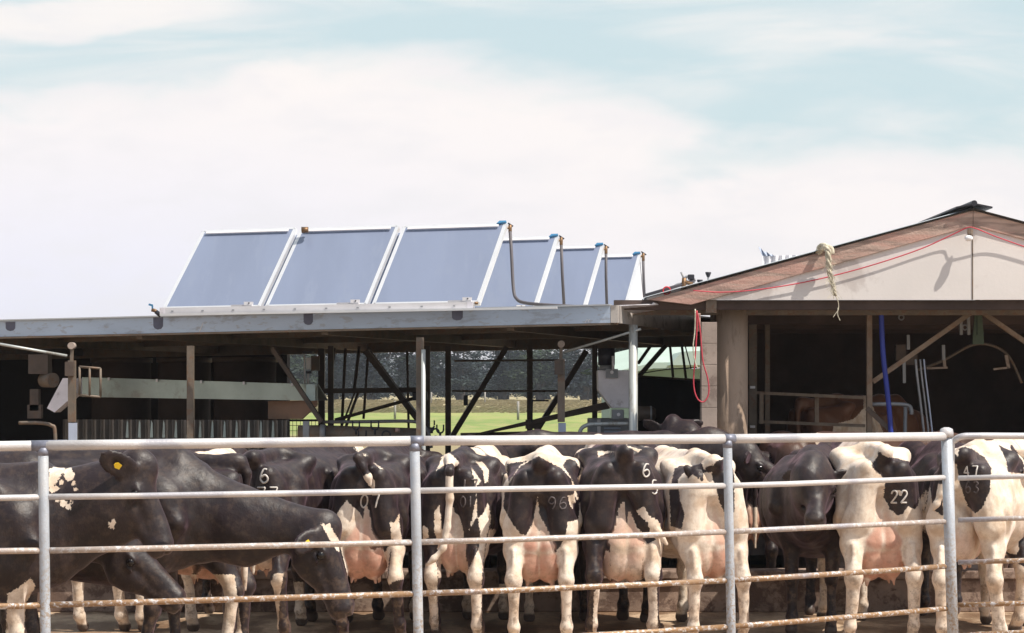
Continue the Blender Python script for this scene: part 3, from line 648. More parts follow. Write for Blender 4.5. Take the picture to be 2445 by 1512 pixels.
for px in (728, 969):
    j = thing('pipe_union', 'copper pipe union between the %s collectors at the top' % ('left and middle' if px == 728 else 'middle and right'), 'fitting', P(px, 552, 21.2), 'unions between the collectors')
    MB().tube([P(px - 8, 550, 21.2), P(px + 8, 549, 21.2)], .03, 10).build('union_body', 'brass', j, True); MB().box(P(px, 547, 21.25), (.07, .03, .04)).build('nut', 'black', j)

# ------------------------------------------------------------------ barn
YB = 19.6
barn = thing('barn', 'barn with a weathered timber bargeboard, pale gable panels and dark open front', 'barn', (5, 22, 0))
ap = P(2322, 540, YB)       # inner apex of the panel
def gx(px): return P(px, 716, YB).x
AX = ap.x; slope = (P(0, 545, YB).z - P(0, 716, YB).z) / (AX - gx(1685)); zE = P(0, 716, YB).z
RW = 4.1
mb = MB().prism([(gx(1640), YB, zE), (AX - .004, YB, zE), (AX - .004, YB, zE + (AX - gx(1640)) * slope)], (0, .02, 0)); mb.build('gable_panel', 'gable', barn)
mb = MB().prism([(AX + .004, YB, zE), (AX + RW, YB, zE), (AX + RW, YB, zE + .05), (AX + .004, YB, zE + (AX - gx(1640)) * slope)], (0, .02, 0)); mb.build('gable_panel', 'gable', barn)
MB().box((AX, YB + .005, zE + .3), (.010, .02, .6)).build('joint_strip', 'brown', barn)
# bargeboards: lower edge along the panel, upper edge above it
zA = P(0, 540, YB).z; zA2 = P(0, 503, YB).z; Lx = P(1545, 0, YB).x; zL2 = P(0, 712, YB).z; 
def bp_(x0, z0, x1, z1, h0, h1, yo, th): return [(x0, YB - yo, z0), (x1, YB - yo, z1), (x1, YB - yo, z1 + h1), (x0, YB - yo, z0 + h0)]
zLb = P(0, 727, YB).z; xLb = P(1650, 0, YB).x
MB().prism([P(1650, 728, YB - .022), (AX, YB - .022, zA), (AX, YB - .022, zA2), P(1548, 716, YB - .022)], (0, .019, 0)).build('bargeboard', 'timber', barn, bevel=.004)
MB().prism([(AX + .003, YB - .022, zA), (AX + RW, YB - .022, zA - RW * .27), (AX + RW, YB - .022, zA - RW * .27 + .15), (AX + .003, YB - .022, zA2)], (0, .019, 0)).build('bargeboard', 'timber', barn, bevel=.004)
# corrugated roof
def corr_roof(x0, z0, x1, z1, y0, y1, name):
    mb = MB(); nn = 60; 
    n_ = 90; vs = []; 
    for j, (x, z) in enumerate(((x0, z0), (x1, z1))):
        for i in range(n_ + 1):
            y = y0 + (y1 - y0) * i / n_; vs.append(Vector((x, y, z + .009 * math.sin(i * 2 * math.pi / 4.0))))
    m_ = n_ + 1
    top = [(i, i + 1, m_ + i + 1, m_ + i) for i in range(n_)]
    vs2 = [p - Vector((0, 0, .006)) for p in vs]
    bot = [(2 * m_ + m_ + i, 2 * m_ + m_ + i + 1, 2 * m_ + i + 1, 2 * m_ + i) for i in range(n_)]
    mb.add(vs + vs2, top + bot + [(i + 1, i, 2 * m_ + i, 2 * m_ + i + 1) for i in range(n_)] + [(m_ + i, m_ + i + 1, 3 * m_ + i + 1, 3 * m_ + i) for i in range(n_)])
    return mb.build(name, 'roofsheet', barn)
zl = P(0, 712, YB).z + .012
corr_roof(P(1540, 0, YB).x, P(0, 714, YB).z + .012, AX, zA2 + .018, YB - .045, YB + 8, 'roof')
corr_roof(AX, zA2 + .018, AX + RW, zA2 + .018 - RW * .265, YB - .06, YB + 8, 'roof')
# ridge cap
rc = MB(); 
for s_ in (-1, 1): rc.prism([(AX, YB - .08, zA2 + .05), (AX + s_ * .17, YB - .08, zA2 + .015), (AX + s_ * .17, YB - .08, zA2 + .03), (AX, YB - .08, zA2 + .065)], (0, 8.2, 0))
rc.tube([(AX, YB - .082, zA2 + .062), (AX, YB + 8, zA2 + .062)], .028, 10); rc.build('ridge_cap', 'black', barn)
# lintel beam, pillar, column
MB().box((AX - .2, YB + .12, zE - .045), (6.3, .12, .09)).build('lintel', 'wall_i', barn)
MB().box((AX - .2, YB + .4, zE - .10), (6.3, .06, .06)).build('purlin', 'brown', barn)
pcx = P(1693, 0, YB).x
for k in range(13):
    h = .2; z0 = .0 + k * h
    if z0 > 2.65: break
    MB().box((pcx, YB + .06, z0 + h / 2), (.145, .16, h - .003)).build('pillar_block', 'block', barn, bevel=.003)
MB().box((P(1699, 0, YB).x, YB + .08, zE - .05), (.10, .10, .14)).build('pillar_top', 'brown', barn)
MB().tube([(P(1748, 0, YB + .45).x, YB + .45, 0), (P(1748, 0, YB + .45).x, YB + .45, zE - .03)], .15, 28).build('round_column', 'colpost', barn, True)
# inside walls and floor
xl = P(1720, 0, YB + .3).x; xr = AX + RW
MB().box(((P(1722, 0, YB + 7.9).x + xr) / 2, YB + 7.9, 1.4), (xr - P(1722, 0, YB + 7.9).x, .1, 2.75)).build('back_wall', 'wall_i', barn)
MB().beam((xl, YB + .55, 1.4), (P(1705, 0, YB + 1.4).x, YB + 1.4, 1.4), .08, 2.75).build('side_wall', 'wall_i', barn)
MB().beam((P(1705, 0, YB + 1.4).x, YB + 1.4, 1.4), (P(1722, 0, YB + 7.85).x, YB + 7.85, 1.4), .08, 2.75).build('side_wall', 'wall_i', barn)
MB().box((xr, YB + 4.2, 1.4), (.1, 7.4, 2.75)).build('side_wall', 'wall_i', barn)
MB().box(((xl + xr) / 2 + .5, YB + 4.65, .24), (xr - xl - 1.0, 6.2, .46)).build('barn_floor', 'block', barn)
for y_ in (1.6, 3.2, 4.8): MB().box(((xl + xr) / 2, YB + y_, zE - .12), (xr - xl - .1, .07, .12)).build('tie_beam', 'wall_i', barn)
# frame members of the milking race inside
race = thing('milking_race', 'rusty angle iron race frame with diagonal arms inside the barn', 'race frame', (4.2, 20.4, .47))
Yr = 20.2
MB().beam(P(2076, 1200, Yr), P(2075, 722, Yr), .065, .05).build('upright', 'angle', race)
MB().beam(P(2084, 912, Yr), P(2320, 746, Yr), .035, .045).build('diagonal_arm', 'angle', race)
MB().beam(P(2345, 746, Yr), P(2470, 832, Yr), .035, .045).build('diagonal_arm', 'angle', race)
MB().beam(P(2334, 700, Yr - .02), P(2336, 800, Yr - .02), .07, .03).build('green_hanger', 'green', race)
MB().prism([P(2328, 742, Yr - .04), P(2344, 742, Yr - .04), P(2350, 822, Yr - .04), P(2322, 822, Yr - .04)], (0, .02, 0)).build('green_hanger', 'green', race)
for a, b in (((1806, 938), (2062, 950)), ((1812, 1007), (2066, 1017))): MB().beam(P(*a, 20.9), P(*b, 20.7), .03, .03).build('side_rail', 'angle', race)
for x in (1818, 1950): MB().beam(P(x, 940, 20.85), P(x, 1012, 20.85), .04, .03).build('rail_upright', 'angle', race)
MB().beam(P(1797, 760, 21.2), P(1797, 1100, 21.2), .08, .05).build('upright', 'brown', race)
MB().box(P(1797, 925, 21.15), (.05, .02, .025)).box(P(1797, 1019, 21.15), (.05, .02, .025)).build('tie', 'white', race)
MB().beam(P(1832, 760, 21.8), P(1832, 1040, 21.8), .05, .04).build('upright', 'brown', race)
MB().tube(arc([P(2078, 966, 20.3), P(2130, 965, 20.3), P(2168, 968, 20.3), P(2176, 980, 20.3), P(2176, 990, 20.3)], 4), .02, 10).tube([P(2162, 972, 20.3), P(2158, 1200, 20.3)], .018, 8).build('hoop_rail', 'grey', race, True)
MB().beam(P(2070, 975, 20.1), P(2150, 1050, 20.0), .03, .045).build('kick_bar', 'dark', race)
for x, y0, y1 in ((2168, 800, 835), (2312, 748, 800), (2294, 760, 800), (2252, 824, 860), (2158, 860, 915)):
    MB().beam(P(x, y0, 21), P(x + 1, y1, 21), .03, .03).build('dropper', 'grey', race)
MB().tube(arc([P(2190, 884, 21.4), P(2250, 862, 21.4), P(2330, 822, 21.4), P(2400, 842, 21.4), P(2440, 915, 21.4)], 6), .014, 8).build('curved_pipe', 'brown', race, True)
MB().beam(P(2213, 880, 21.3), P(2262, 878, 21.3), .03, .02).beam(P(2252, 840, 21.3), P(2256, 878, 21.3), .02, .03).build('bracket', 'block', race)
MB().beam(P(2372, 882, 21.3), P(2408, 878, 21.3), .03, .02).beam(P(2402, 848, 21.3), P(2408, 880, 21.3), .03, .03).build('bracket', 'block', race)
for x, y in ((2152, 758), (2304, 782)): MB().tube(ringpath(x, y, 6, 21, 0, 360, 14), .008, 6).build('ring', 'grey', race, True)
MB().box(P(2150, 842, 21.4), (.10, .08, .16)).box(P(2170, 860, 21.4), (.16, .1, .1)).build('control_box', 'dark', race)
bh_ = MB().tube(arc([P(2104, 742, 20), P(2106, 800, 20), P(2110, 860, 20), P(2118, 930, 20), P(2125, 1000, 20), P(2130, 1100, 20), P(2134, 1250, 20)], 6), .024, 12).build('blue_hose', 'hoseblue', None, True)
register(bh_, 'thick blue hose hanging down inside the barn doorway', 'hose')
for k, dx in enumerate((0, 11, 20)):
    o = MB().tube(arc([P(2186 + dx, 858, 20.2), P(2190 + dx, 900, 20.2), P(2200 + dx, 980, 20.2), P(2208 + dx, 1060, 20.2), P(2214 + dx, 1200, 20.2)], 5), (.012, .009, .008)[k], 10).build('milk_line', ('grey', 'grey', 'bluegrey')[k], None, True)
    register(o, ['bright white milk tube hanging in the barn, leftmost of three', 'thin pale milk tube hanging in the barn, middle of three', 'thin dull milk tube hanging in the barn, rightmost of three'][k], 'tube', 'milk tubes in the barn')
# flood lamp under the apex
fl_ = thing('flood_lamp', 'small flood lamp hanging under the apex of the barn gable', 'lamp', P(2315, 575, YB))
MB().beam(P(2317, 546, YB - .1), P(2316, 562, YB - .12), .045, .05).build('housing', 'brown', fl_, bevel=.006)
MB().ball(P(2313, 569, YB - .12), (.04, .035, .03), 14).build('bulb', 'lampglass', fl_, True)
# red cord along the gable
cd_ = arc([P(1655, 694, YB - .12), P(1720, 698, YB - .09), P(1800, 693, YB - .04), P(1900, 678, YB - .03), P(2000, 656, YB - .03), P(2100, 628, YB - .03), P(2200, 594, YB - .03), P(2275, 560, YB - .05), P(2310, 544, YB - .09), P(2330, 546, YB - .09), P(2380, 566, YB - .05), P(2460, 594, YB - .04), P(2600, 640, YB - .04)], 6)
register(MB().tube(cd_, .0055, 7).build('gable_string', 'red', None, True), 'thin red cord strung along the gable from the eave past the apex', 'cord')
lp = arc([P(1664, 742, YB - .2), P(1672, 790, YB - .2), P(1678, 860, YB - .2), P(1690, 905, YB - .2), P(1692, 940, YB - .2), P(1680, 960, YB - .2), P(1664, 950, YB - .2), P(1656, 915, YB - .2), P(1660, 850, YB - .2), P(1664, 780, YB - .2), P(1662, 742, YB - .2)], 6)
register(MB().tube(lp, .0065, 7).build('looped_string', 'red', None, True), 'long red cord loop hanging beside the barn pillar', 'cord')
register(MB().tube(arc([P(1660, 738, YB - .22), P(1659, 790, YB - .22), P(1655, 830, YB - .22), P(1660, 866, YB - .22), P(1666, 880, YB - .22)], 6), .006, 7).build('tan_string', 'rope', None, True), 'short tan cord hanging beside the red loop', 'cord')
register(MB().box(P(1669, 770, YB - .18), (.028, .02, .17)).build('strap', 'timber', None, bevel=.004), 'short brown strap hanging behind the red loop', 'strap')
# hemp rope over the bargeboard
rp = thing('hemp_rope', 'frayed hemp rope thrown over the bargeboard and hanging down the gable', 'rope', P(1985, 700, YB - .1))
for k in range(3):
    pth = []
    base_ = arc([P(1955, 606, YB + .02), P(1960, 590, YB - .02), P(1968, 586, YB - .10), P(1976, 600, YB - .13), P(1978, 630, YB - .13), P(1982, 660, YB - .10), P(1990, 690, YB - .09), P(1994, 706, YB - .08)], 6)
    for i, p in enumerate(base_):
        a = i * .55 + k * 2.1; rr_ = .020 * (1 - .5 * i / len(base_)); pth.append(p + Vector((rr_ * math.cos(a), rr_ * math.sin(a) - .01, 0)))
    MB().tube(pth, [.023 - .015 * i / len(pth) for i in range(len(pth))], 8).build('strand', 'rope', rp, True)
MB().tube(arc([P(1962, 596, YB - .08), P(1972, 590, YB - .12), P(1984, 594, YB - .11), P(1986, 606, YB - .1)], 5), .026, 8).build('knot', 'rope', rp, True)
MB().tube(arc([P(1994, 704, YB - .08), P(2001, 720, YB - .08), P(2002, 738, YB - .08), P(1996, 748, YB - .08), P(1989, 758, YB - .08)], 5), .004, 6).tube(arc([P(2001, 735, YB - .08), P(2000, 752, YB - .08), P(2006, 766, YB - .08)], 4), .004, 6).build('frayed_end', 'rope', rp, True)
mb = MB(); rs_ = random.Random(9)
for i in range(46):
    t_ = rs_.random(); p0 = P(1978 + 16 * t_ + rs_.uniform(-6, 6), 610 + 95 * t_, YB - .13); mb.tube([p0, p0 + Vector((rs_.uniform(-.03, .03), rs_.uniform(-.02, .0), -.03)), p0 + Vector((rs_.uniform(-.05, .05), rs_.uniform(-.03, .0), -.075))], .0022, 4)
mb.build('loose_fibres', 'rope', rp)
# broken sheet sticking up behind the roof, taps and fittings on the roof edge
bs = thing('loose_roofing', 'torn corrugated sheet standing up on the barn roof', 'roof sheet', P(1860, 640, 20.6))
mb = MB(); Yk = 20.6
top_ = [(1811, 589), (1817, 593), (1823, 601), (1830, 601), (1836, 606), (1843, 607), (1849, 612)]; bot_ = [(1820, 611), (1826, 612), (1831, 612), (1837, 612), (1842, 612), (1847, 612), (1852, 613)]
for i in range(6): mb.prism([P(*top_[i], Yk + .03 * (i % 2)), P(*top_[i + 1], Yk + .03 * ((i + 1) % 2)), P(*bot_[i + 1], Yk + .03 * ((i + 1) % 2)), P(*bot_[i], Yk + .03 * (i % 2))], (0, .01, 0))
mb.build('bent_flap', 'bluegrey', bs)
mb = MB(); 
for i in range(12):
    x0, x1 = 1820 + i * 8, 1828 + i * 8; mb.prism([P(x0, 612 - i * .3, Yk + .04 * (i % 2)), P(x1, 612 - i * .3, Yk + .04 * ((i + 1) % 2)), P(x1, 650, Yk + .04 * ((i + 1) % 2)), P(x0, 650, Yk + .04 * (i % 2))], (0, .01, 0))
mb.build('sheet', 'white', bs)
vg = thing('roof_valves', 'cluster of brass and black pipe valves with a looped hose on the barn roof edge', 'valves', P(1640, 690, YB))
Yv = YB + .1
MB().tube([P(1540, 706, Yv), P(1640, 676, Yv), P(1660, 668, Yv)], .016, 8).build('pipe', 'pipe', vg, True)
MB().tube([P(1545, 714, Yv), P(1590, 702, Yv), P(1625, 692, Yv)], .024, 10).build('hose', 'white', vg, True)
MB().tube(ringpath(1592, 694, 9, Yv - .05, 0, 360, 14), .006, 6).build('hose_ring', 'redplastic', vg, True)
MB().tube(arc([P(1600, 700, Yv), P(1612, 682, Yv), P(1630, 678, Yv), P(1640, 690, Yv)], 5), .010, 8).build('looped_hose', 'grey', vg, True)
MB().tube([P(1632, 690, Yv), P(1634, 664, Yv)], .022, 8).tube([P(1628, 672, Yv), P(1654, 678, Yv)], .020, 8).build('valve_body', 'brass', vg, True)
MB().tube([P(1634, 668, Yv), P(1626, 650, Yv)], .009, 6).tube(ringpath(1644, 672, 12, Yv, -20, 180, 10), .012, 6).build('lever', 'grey', vg, True)
MB().box(P(1650, 662, Yv), (.06, .05, .05)).build('valve_cap', 'black', vg, bevel=.008)
for i, (x, y, h, lb) in enumerate(((1671, 672, 14, 'lower small round valve on the barn roof edge'), (1691, 654, 22, 'upper tap with a square black handle on the barn roof edge'))):
    t = thing('roof_tap', lb, 'tap', P(x, y + h, Yv)); MB().tube([P(x, y + h, Yv), P(x, y + 4, Yv)], .008, 8).build('stem', 'grey', t, True)
    MB().tube([P(x, y + 8, Yv), P(x, y, Yv), P(x, y - 4, Yv)], [.012, .026, .028], 12).build('handle', 'black', t, True)
rb = MB().box(P(1532, 728, 19.7), (.11, .06, .022)).build('red_clip', 'redplastic', None, bevel=.005); register(rb, 'small red plastic clip on the shed roof corner', 'clip')

# ------------------------------------------------------------------ pale green building far behind
gb = thing('green_building', 'pale green farm building with a low roof behind the tank', 'building', P(1590, 960, 60))
Yg = 60
MB().box((P(1632, 0, Yg).x, Yg + 4, 1.3), (4.1, 6, 2.62)).build('wall', 'greenwall', gb)
MB().prism([P(1446, 893, Yg), P(1560, 866, Yg), P(1800, 862, Yg), P(1800, 876, Yg), P(1560, 880, Yg), P(1446, 900, Yg)], (0, 8, .6)).build('roof', 'palegreen', gb)
MB().prism([P(1600, 872, Yg - 1), P(1628, 840, Yg - 1), P(1800, 832, Yg - 1), P(1800, 872, Yg - 1)], (0, 3, 0)).build('roof_upper', 'palegreen', gb)
# ------------------------------------------------------------------ trees
def tree(x, y, h, seed, label, kind):
    rs = random.Random(seed); z0 = terrain_z(y); t = thing('conifer_tree', label, 'tree', (x, y, z0), 'row of dark conifers across the paddock')
    mb = MB(); nl = rs.randint(4, 6); tips = []
    lean = rs.uniform(-.5, .5)
    for i in range(nl):
        a = rs.uniform(0, 6.28); sp_ = rs.uniform(.5, 2.2); hh = h * rs.uniform(.55, .9)
        p0 = Vector((x + rs.uniform(-.25, .25), y + rs.uniform(-.2, .2), z0 - .1)); p1 = p0 + Vector((math.cos(a) * sp_ * .35 + lean * .3, math.sin(a) * sp_ * .3, hh * .3)); p2 = p0 + Vector((math.cos(a) * sp_, math.sin(a) * sp_ * .6, hh * .65)); p3 = p0 + Vector((math.cos(a) * sp_ * 1.5, math.sin(a) * sp_, hh))
        r0 = rs.uniform(.22, .42); mb.tube(arc([p0, p1, p2, p3], 4), [r0 * (1 - .85 * k / 12) for k in range(13)], 7); tips += [p2, p3, (p1 + p2) / 2]
        for _ in range(4):
            q0 = p1.lerp(p3, rs.random()); d = Vector((rs.uniform(-1, 1), rs.uniform(-.6, .6), rs.uniform(-.1, .5))) * rs.uniform(1.5, 3.2); mb.tube([q0, q0 + d * .5 + Vector((0, 0, .1)), q0 + d], [.10, .06, .03], 5); tips += [q0 + d, q0 + d * .6]
    mb.build('trunk', 'bark', t, True)
    cl = MB(); n_ = 30
    cs_ = [(p, rs.uniform(.7, 1.3)) for p in tips]
    for _ in range(n_):
        hz = rs.uniform(.30, 1.0); rad = (3.1 - 1.6 * hz) * math.sqrt(rs.random()) * 1.25
        a = rs.uniform(0, 6.28); cs_.append((Vector((x + rad * math.cos(a), y + rad * .7 * math.sin(a), z0 + h * hz)), rs.uniform(.55, 1.15)))
    for _ in range(30):
        a = rs.uniform(0, 6.28); rad = 3.0 * math.sqrt(rs.random()); cs_.append((Vector((x + rad * math.cos(a), y + rad * .6 * math.sin(a), z0 + h * rs.uniform(.08, .36))), rs.uniform(.6, 1.0)))
    for c, r in cs_:
        for k in range(80):
            # flat sprays of foliage
            d = Vector((rs.gauss(0, 1), rs.gauss(0, 1), rs.gauss(0, .42))) * r * .62; p = c + d; s_ = rs.uniform(.07, .19)
            a = rs.uniform(0, 6.28); e1_ = Vector((math.cos(a), math.sin(a), rs.uniform(-.5, .5))) * s_ * 1.7; e2_ = Vector((-math.sin(a), math.cos(a), rs.uniform(-.7, .7))) * s_
            cl.add([p - e1_, p - e2_ * .7, p + e1_ * .8, p + e2_], [(0, 1, 2, 3)])
    cl.build('crown', 'leaf' if kind else 'leaf2', t)
TX = [(-40, 238, 8.2), (-35, 231, 8.6), (-29.5, 236, 8.0), (-24.6, 229, 8.4), (-20, 235, 8.7), (-15.6, 230, 8.1), (-10.2, 232, 8.8), (-5.6, 228, 8.2), (-1.2, 236, 8.6), (3.1, 230, 8.3), (8.0, 229, 8.7), (12.4, 236, 7.9), (17, 232, 8.3)]
places = ['far left end of the row, hidden by the shed', 'second from the left end of the row', 'left of the opening beside the vats', 'seen left of the gauge tube', 'seen between the thin stay rods', 'seen behind the diagonal brace in the left bay', 'left of the double post, with paired trunks', 'just right of the double post', 'left of the thin middle post', 'seen through the sloping brace in the middle bay', 'with spreading bare limbs, left of the guide post', 'behind the guide post with the roller', 'right end of the row beside the green building']
for i, (x, y, h) in enumerate(TX): tree(x, y, h, 100 + i, 'dark conifer in the paddock row, ' + places[i], i % 3 != 0)
for i in range(11):
    x = -38 + i * 5.3
    tree(x, 262, 5.0 + (i % 3) * .5, 300 + i, 'shaded conifer of the back row, number %s from the left' % ['one', 'two', 'three', 'four', 'five', 'six', 'seven', 'eight', 'nine', 'ten', 'eleven'][i], True)
# near pine with drooping sprays seen beside the pale post
def spray_tree():
    t = thing('pine_tree', 'green pine with level sprays beside the pale green building', 'tree', (P(1500, 0, 75).x, 75, 0)); rs = random.Random(5)
    x0 = P(1490, 0, 75).x; MB().tube([(x0, 75, 0), (x0 + .1, 75, 2.2), (x0, 75, 4.6)], [.22, .18, .06], 8).build('trunk', 'bark', t, True)
    cl = MB()
    for i in range(70):
        z = rs.uniform(2.3, 4.9); a = rs.uniform(0, 6.28); L = rs.uniform(.6, 1.9) * (1.1 - (z - 2.3) / 4)
        for k in range(26):
            f = rs.random(); p = Vector((x0 + math.cos(a) * L * f, 75 + math.sin(a) * L * f, z - .15 * f + rs.gauss(0, .05))) + Vector((rs.gauss(0, .12), rs.gauss(0, .12), 0)); s_ = rs.uniform(.05, .11); b_ = rs.uniform(0, 6.28)
            e1_ = Vector((math.cos(b_), math.sin(b_), rs.uniform(-.4, .4))) * s_ * 2; e2_ = Vector((-math.sin(b_), math.cos(b_), rs.uniform(-.6, .6))) * s_ * .7; cl.add([p - e1_, p - e2_, p + e1_, p + e2_], [(0, 1, 2, 3)])
    cl.build('crown', 'leaf2', t)
spray_tree()
# rough grass strip, small field posts
rs = random.Random(3); gm = MB()
for i in range(12000):
    y = rs.uniform(140, 162) if i < 6000 else rs.uniform(168, 226); x = rs.uniform(-.17, .11) * y; z = terrain_z(y); h = rs.uniform(.06, .2) if y < 163 else rs.uniform(.06, .16); w = rs.uniform(.10, .32); a = rs.uniform(-.6, .6)
    if y < 163 and rs.random() > .35 + .65 * (math.sin(x * .9) > -.2): continue
    gm.add([(x - w * math.cos(a), y - w * math.sin(a), z), (x + w * math.cos(a), y + w * math.sin(a), z), (x + w * .5, y, z + h), (x - w * .6, y, z + h * .8)], [(0, 1, 2, 3)])
M['rough'] = leafmat('rough_grass', (.24, .20, .11), (.32, .27, .16))
o = gm.build('rough_grass', 'rough', None); o['label'] = 'brownish rough grass strip at the far side of the paddock'; o['category'] = 'grass'; o['kind'] = 'stuff'
for i, (px, py, Y) in enumerate(((943, 1022, 120), (1237, 1020, 118), (1342, 1022, 118), (1158, 996, 190), (1030, 998, 190))):
    c = P(px, 0, Y); z = terrain_z(Y); o = MB().tube([(c.x, Y, z - .05), (c.x, Y, z + 1.05)], .07, 8).build('field_post', 'postwood', None, True)
    register(o, ['pale field fence post left of the double post', 'pale field fence post near the middle bay', 'pale field fence post behind the guide post', 'distant field post under the trees, middle bay', 'distant field post under the trees, beside the double post'][i], 'post', 'field fence posts')
# ------------------------------------------------------------------ cows
def cow_mat():
    m = bpy.data.materials.new('cow_hide'); m.use_nodes = True; t = m.node_tree; t.nodes.clear(); q = G(t)
    out = t.nodes.new('ShaderNodeOutputMaterial'); b = t.nodes.new('ShaderNodeBsdfPrincipled'); t.links.new(b.outputs[0], out.inputs[0])
    geo = t.nodes.new('ShaderNodeNewGeometry').outputs['Position']
    def attr(n):
        a = t.nodes.new('ShaderNodeAttribute'); a.attribute_name = n; return a.outputs['Fac']
    n1_ = q.noise(geo, 45, 4, .65); n3 = q.noise(q.mapping(geo, (1, 1, .35)), 130, 3, .6); n0 = q.noise(geo, 7, 5, .6)
    f = q.m('ADD', attr('blk'), q.m('MULTIPLY', q.m('SUBTRACT', n1_, .5), .030))
    f = q.m('ADD', f, q.m('MULTIPLY', q.m('SUBTRACT', n3, .5), .016))
    f = q.ss(f, -.002, .002)
    white = q.mix(q.ss(n0, .35, .7), (.86, .76, .65), (.64, .49, .36))
    white = q.mix(q.ss(n3, .3, .8, 0, .35), white, (.52, .39, .28))
    black = q.mix(q.ss(n0, .35, .7), (.0095, .0046, .0060), (.0170, .0088, .0105))
    brown = attr('brown'); black = q.mix(brown, black, (.20, .088, .045))
    c = q.mix(f, white, black)
    pk = q.ss(q.m('ADD', attr('pink'), q.m('MULTIPLY', q.m('SUBTRACT', n0, .5), .25)), .05, 1.0)
    c = q.mix(q.m('MULTIPLY', pk, .95), c, q.mix(q.ss(n0, .35, .65), (.54, .26, .18), (.64, .38, .28)))
    z = t.nodes.new('ShaderNodeSeparateXYZ'); t.links.new(geo, z.inputs[0])
    dm = q.m('MULTIPLY', q.ss(z.outputs[2], .05, .95, 1.0, .22), q.ss(q.noise(geo, 16, 6, .7), .45, .66))
    c = q.mix(q.m('MULTIPLY', dm, .75), c, (.17, .11, .07))
    c = q.mix(attr('hoof'), c, (.09, .065, .05))
    q.put(b.inputs['Base Color'], c); q.put(b.inputs['Roughness'], q.m('ADD', q.ss(f, 0, 1, .80, .50), q.m('MULTIPLY', q.m('SUBTRACT', n3, .5), .25)))
    b.inputs['Specular IOR Level'].default_value = .5
    b.inputs['Sheen Weight'].default_value = .16; b.inputs['Sheen Roughness'].default_value = .45; b.inputs['Sheen Tint'].default_value = (.80, .52, .66, 1)
    bp = t.nodes.new('ShaderNodeBump'); bp.inputs['Distance'].default_value = .009; bp.inputs['Strength'].default_value = .5
    t.links.new(q.m('ADD', q.m('MULTIPLY', n3, .3), q.noise(geo, 18, 4, .6)), bp.inputs['Height']); t.links.new(bp.outputs[0], b.inputs['Normal'])
    return m
M['hide'] = cow_mat()

def smin(a, b, k):
    h = np.clip(.5 + .5 * (b - a) / k, 0, 1); return b + (a - b) * h - k * h * (1 - h)
def nv(p): p = np.asarray(p, np.float32); return p / (np.linalg.norm(p) + 1e-9)
class Prim:
    # kinds: cap (tapered capsule with flattening), ell (ellipsoid in a frame), loft (sections along an axis)
    def __init__(s, kind, k=.06, tag='', **d): s.kind = kind; s.k = k; s.tag = tag; s.__dict__.update(d); s.neg = d.get('neg', False)
    def bbox(s):
        if s.kind == 'cap': r = max(s.ra, s.rb) * max(1, s.fl); return np.minimum(s.a, s.b) - r, np.maximum(s.a, s.b) + r
        if s.kind == 'ell': r = max(s.r); return s.c - r, s.c + r
        r = max(max(s.hw), max(s.hh)) + max(abs(x) for x in s.uc); p0 = s.o + s.f * s.t[0]; p1 = s.o + s.f * s.t[-1]; return np.minimum(p0, p1) - r, np.maximum(p0, p1) + r
    def d(s, X):
        if s.kind == 'cap':
            ba = s.b - s.a; pa = X - s.a; h = np.clip((pa @ ba) / (ba @ ba), 0, 1); w = pa - h[..., None] * ba
            r = s.ra + (s.rb - s.ra) * h
            if s.lat is not None:
                l = w @ s.lat; w2 = np.sqrt(np.maximum((w * w).sum(-1) - l * l, 0)); ln = np.sqrt(w2 * w2 + (l / s.fl) ** 2)
                return (ln - r) * min(1, (1 + s.fl) / 2)
            return np.sqrt((w * w).sum(-1)) - r
        if s.kind == 'ell':
            p = (X - s.c) @ s.A.T; r = np.array(s.r, np.float32); k0 = np.sqrt(((p / r) ** 2).sum(-1)); k1 = np.sqrt(((p / (r * r)) ** 2).sum(-1)) + 1e-6
            return k0 * (k0 - 1) / k1
        p = X - s.o; t = p @ s.f; uu = p @ s.u; rr = p @ s.r_
        tc_ = np.clip(t, s.t[0], s.t[-1]); hw = np.interp(tc_, s.t, s.hw); hh = np.interp(tc_, s.t, s.hh); uc = np.interp(tc_, s.t, s.uc)
        e = s.e; k0 = (np.abs(rr / hw) ** e + np.abs((uu - uc) / hh) ** e) ** (1 / e); dd = (k0 - 1) * np.minimum(hw, hh)
        ex = np.maximum(np.maximum(s.t[0] - t, t - s.t[-1]), 0); return np.where(ex > 0, np.sqrt(np.maximum(dd, 0) ** 2 + ex ** 2) + np.minimum(dd, 0) * 0, dd) * .9
def V3(*a): return np.array(a, np.float32)
def frame(f, up=(0, 0, 1)):
    f = nv(f); r = nv(np.cross(f, up)); u_ = np.cross(r, f); return f, u_, r

def cap(a, b, ra, rb, k=.06, tag='', lat=None, fl=1.0, neg=False): return Prim('cap', k, tag, a=V3(*a), b=V3(*b), ra=ra, rb=rb, lat=None if lat is None else nv(lat), fl=fl, neg=neg)
def ell(c, r, k=.06, tag='', A=None, neg=False): return Prim('ell', k, tag, c=V3(*c), r=r, A=np.eye(3, dtype=np.float32) if A is None else np.array(A, np.float32), neg=neg)

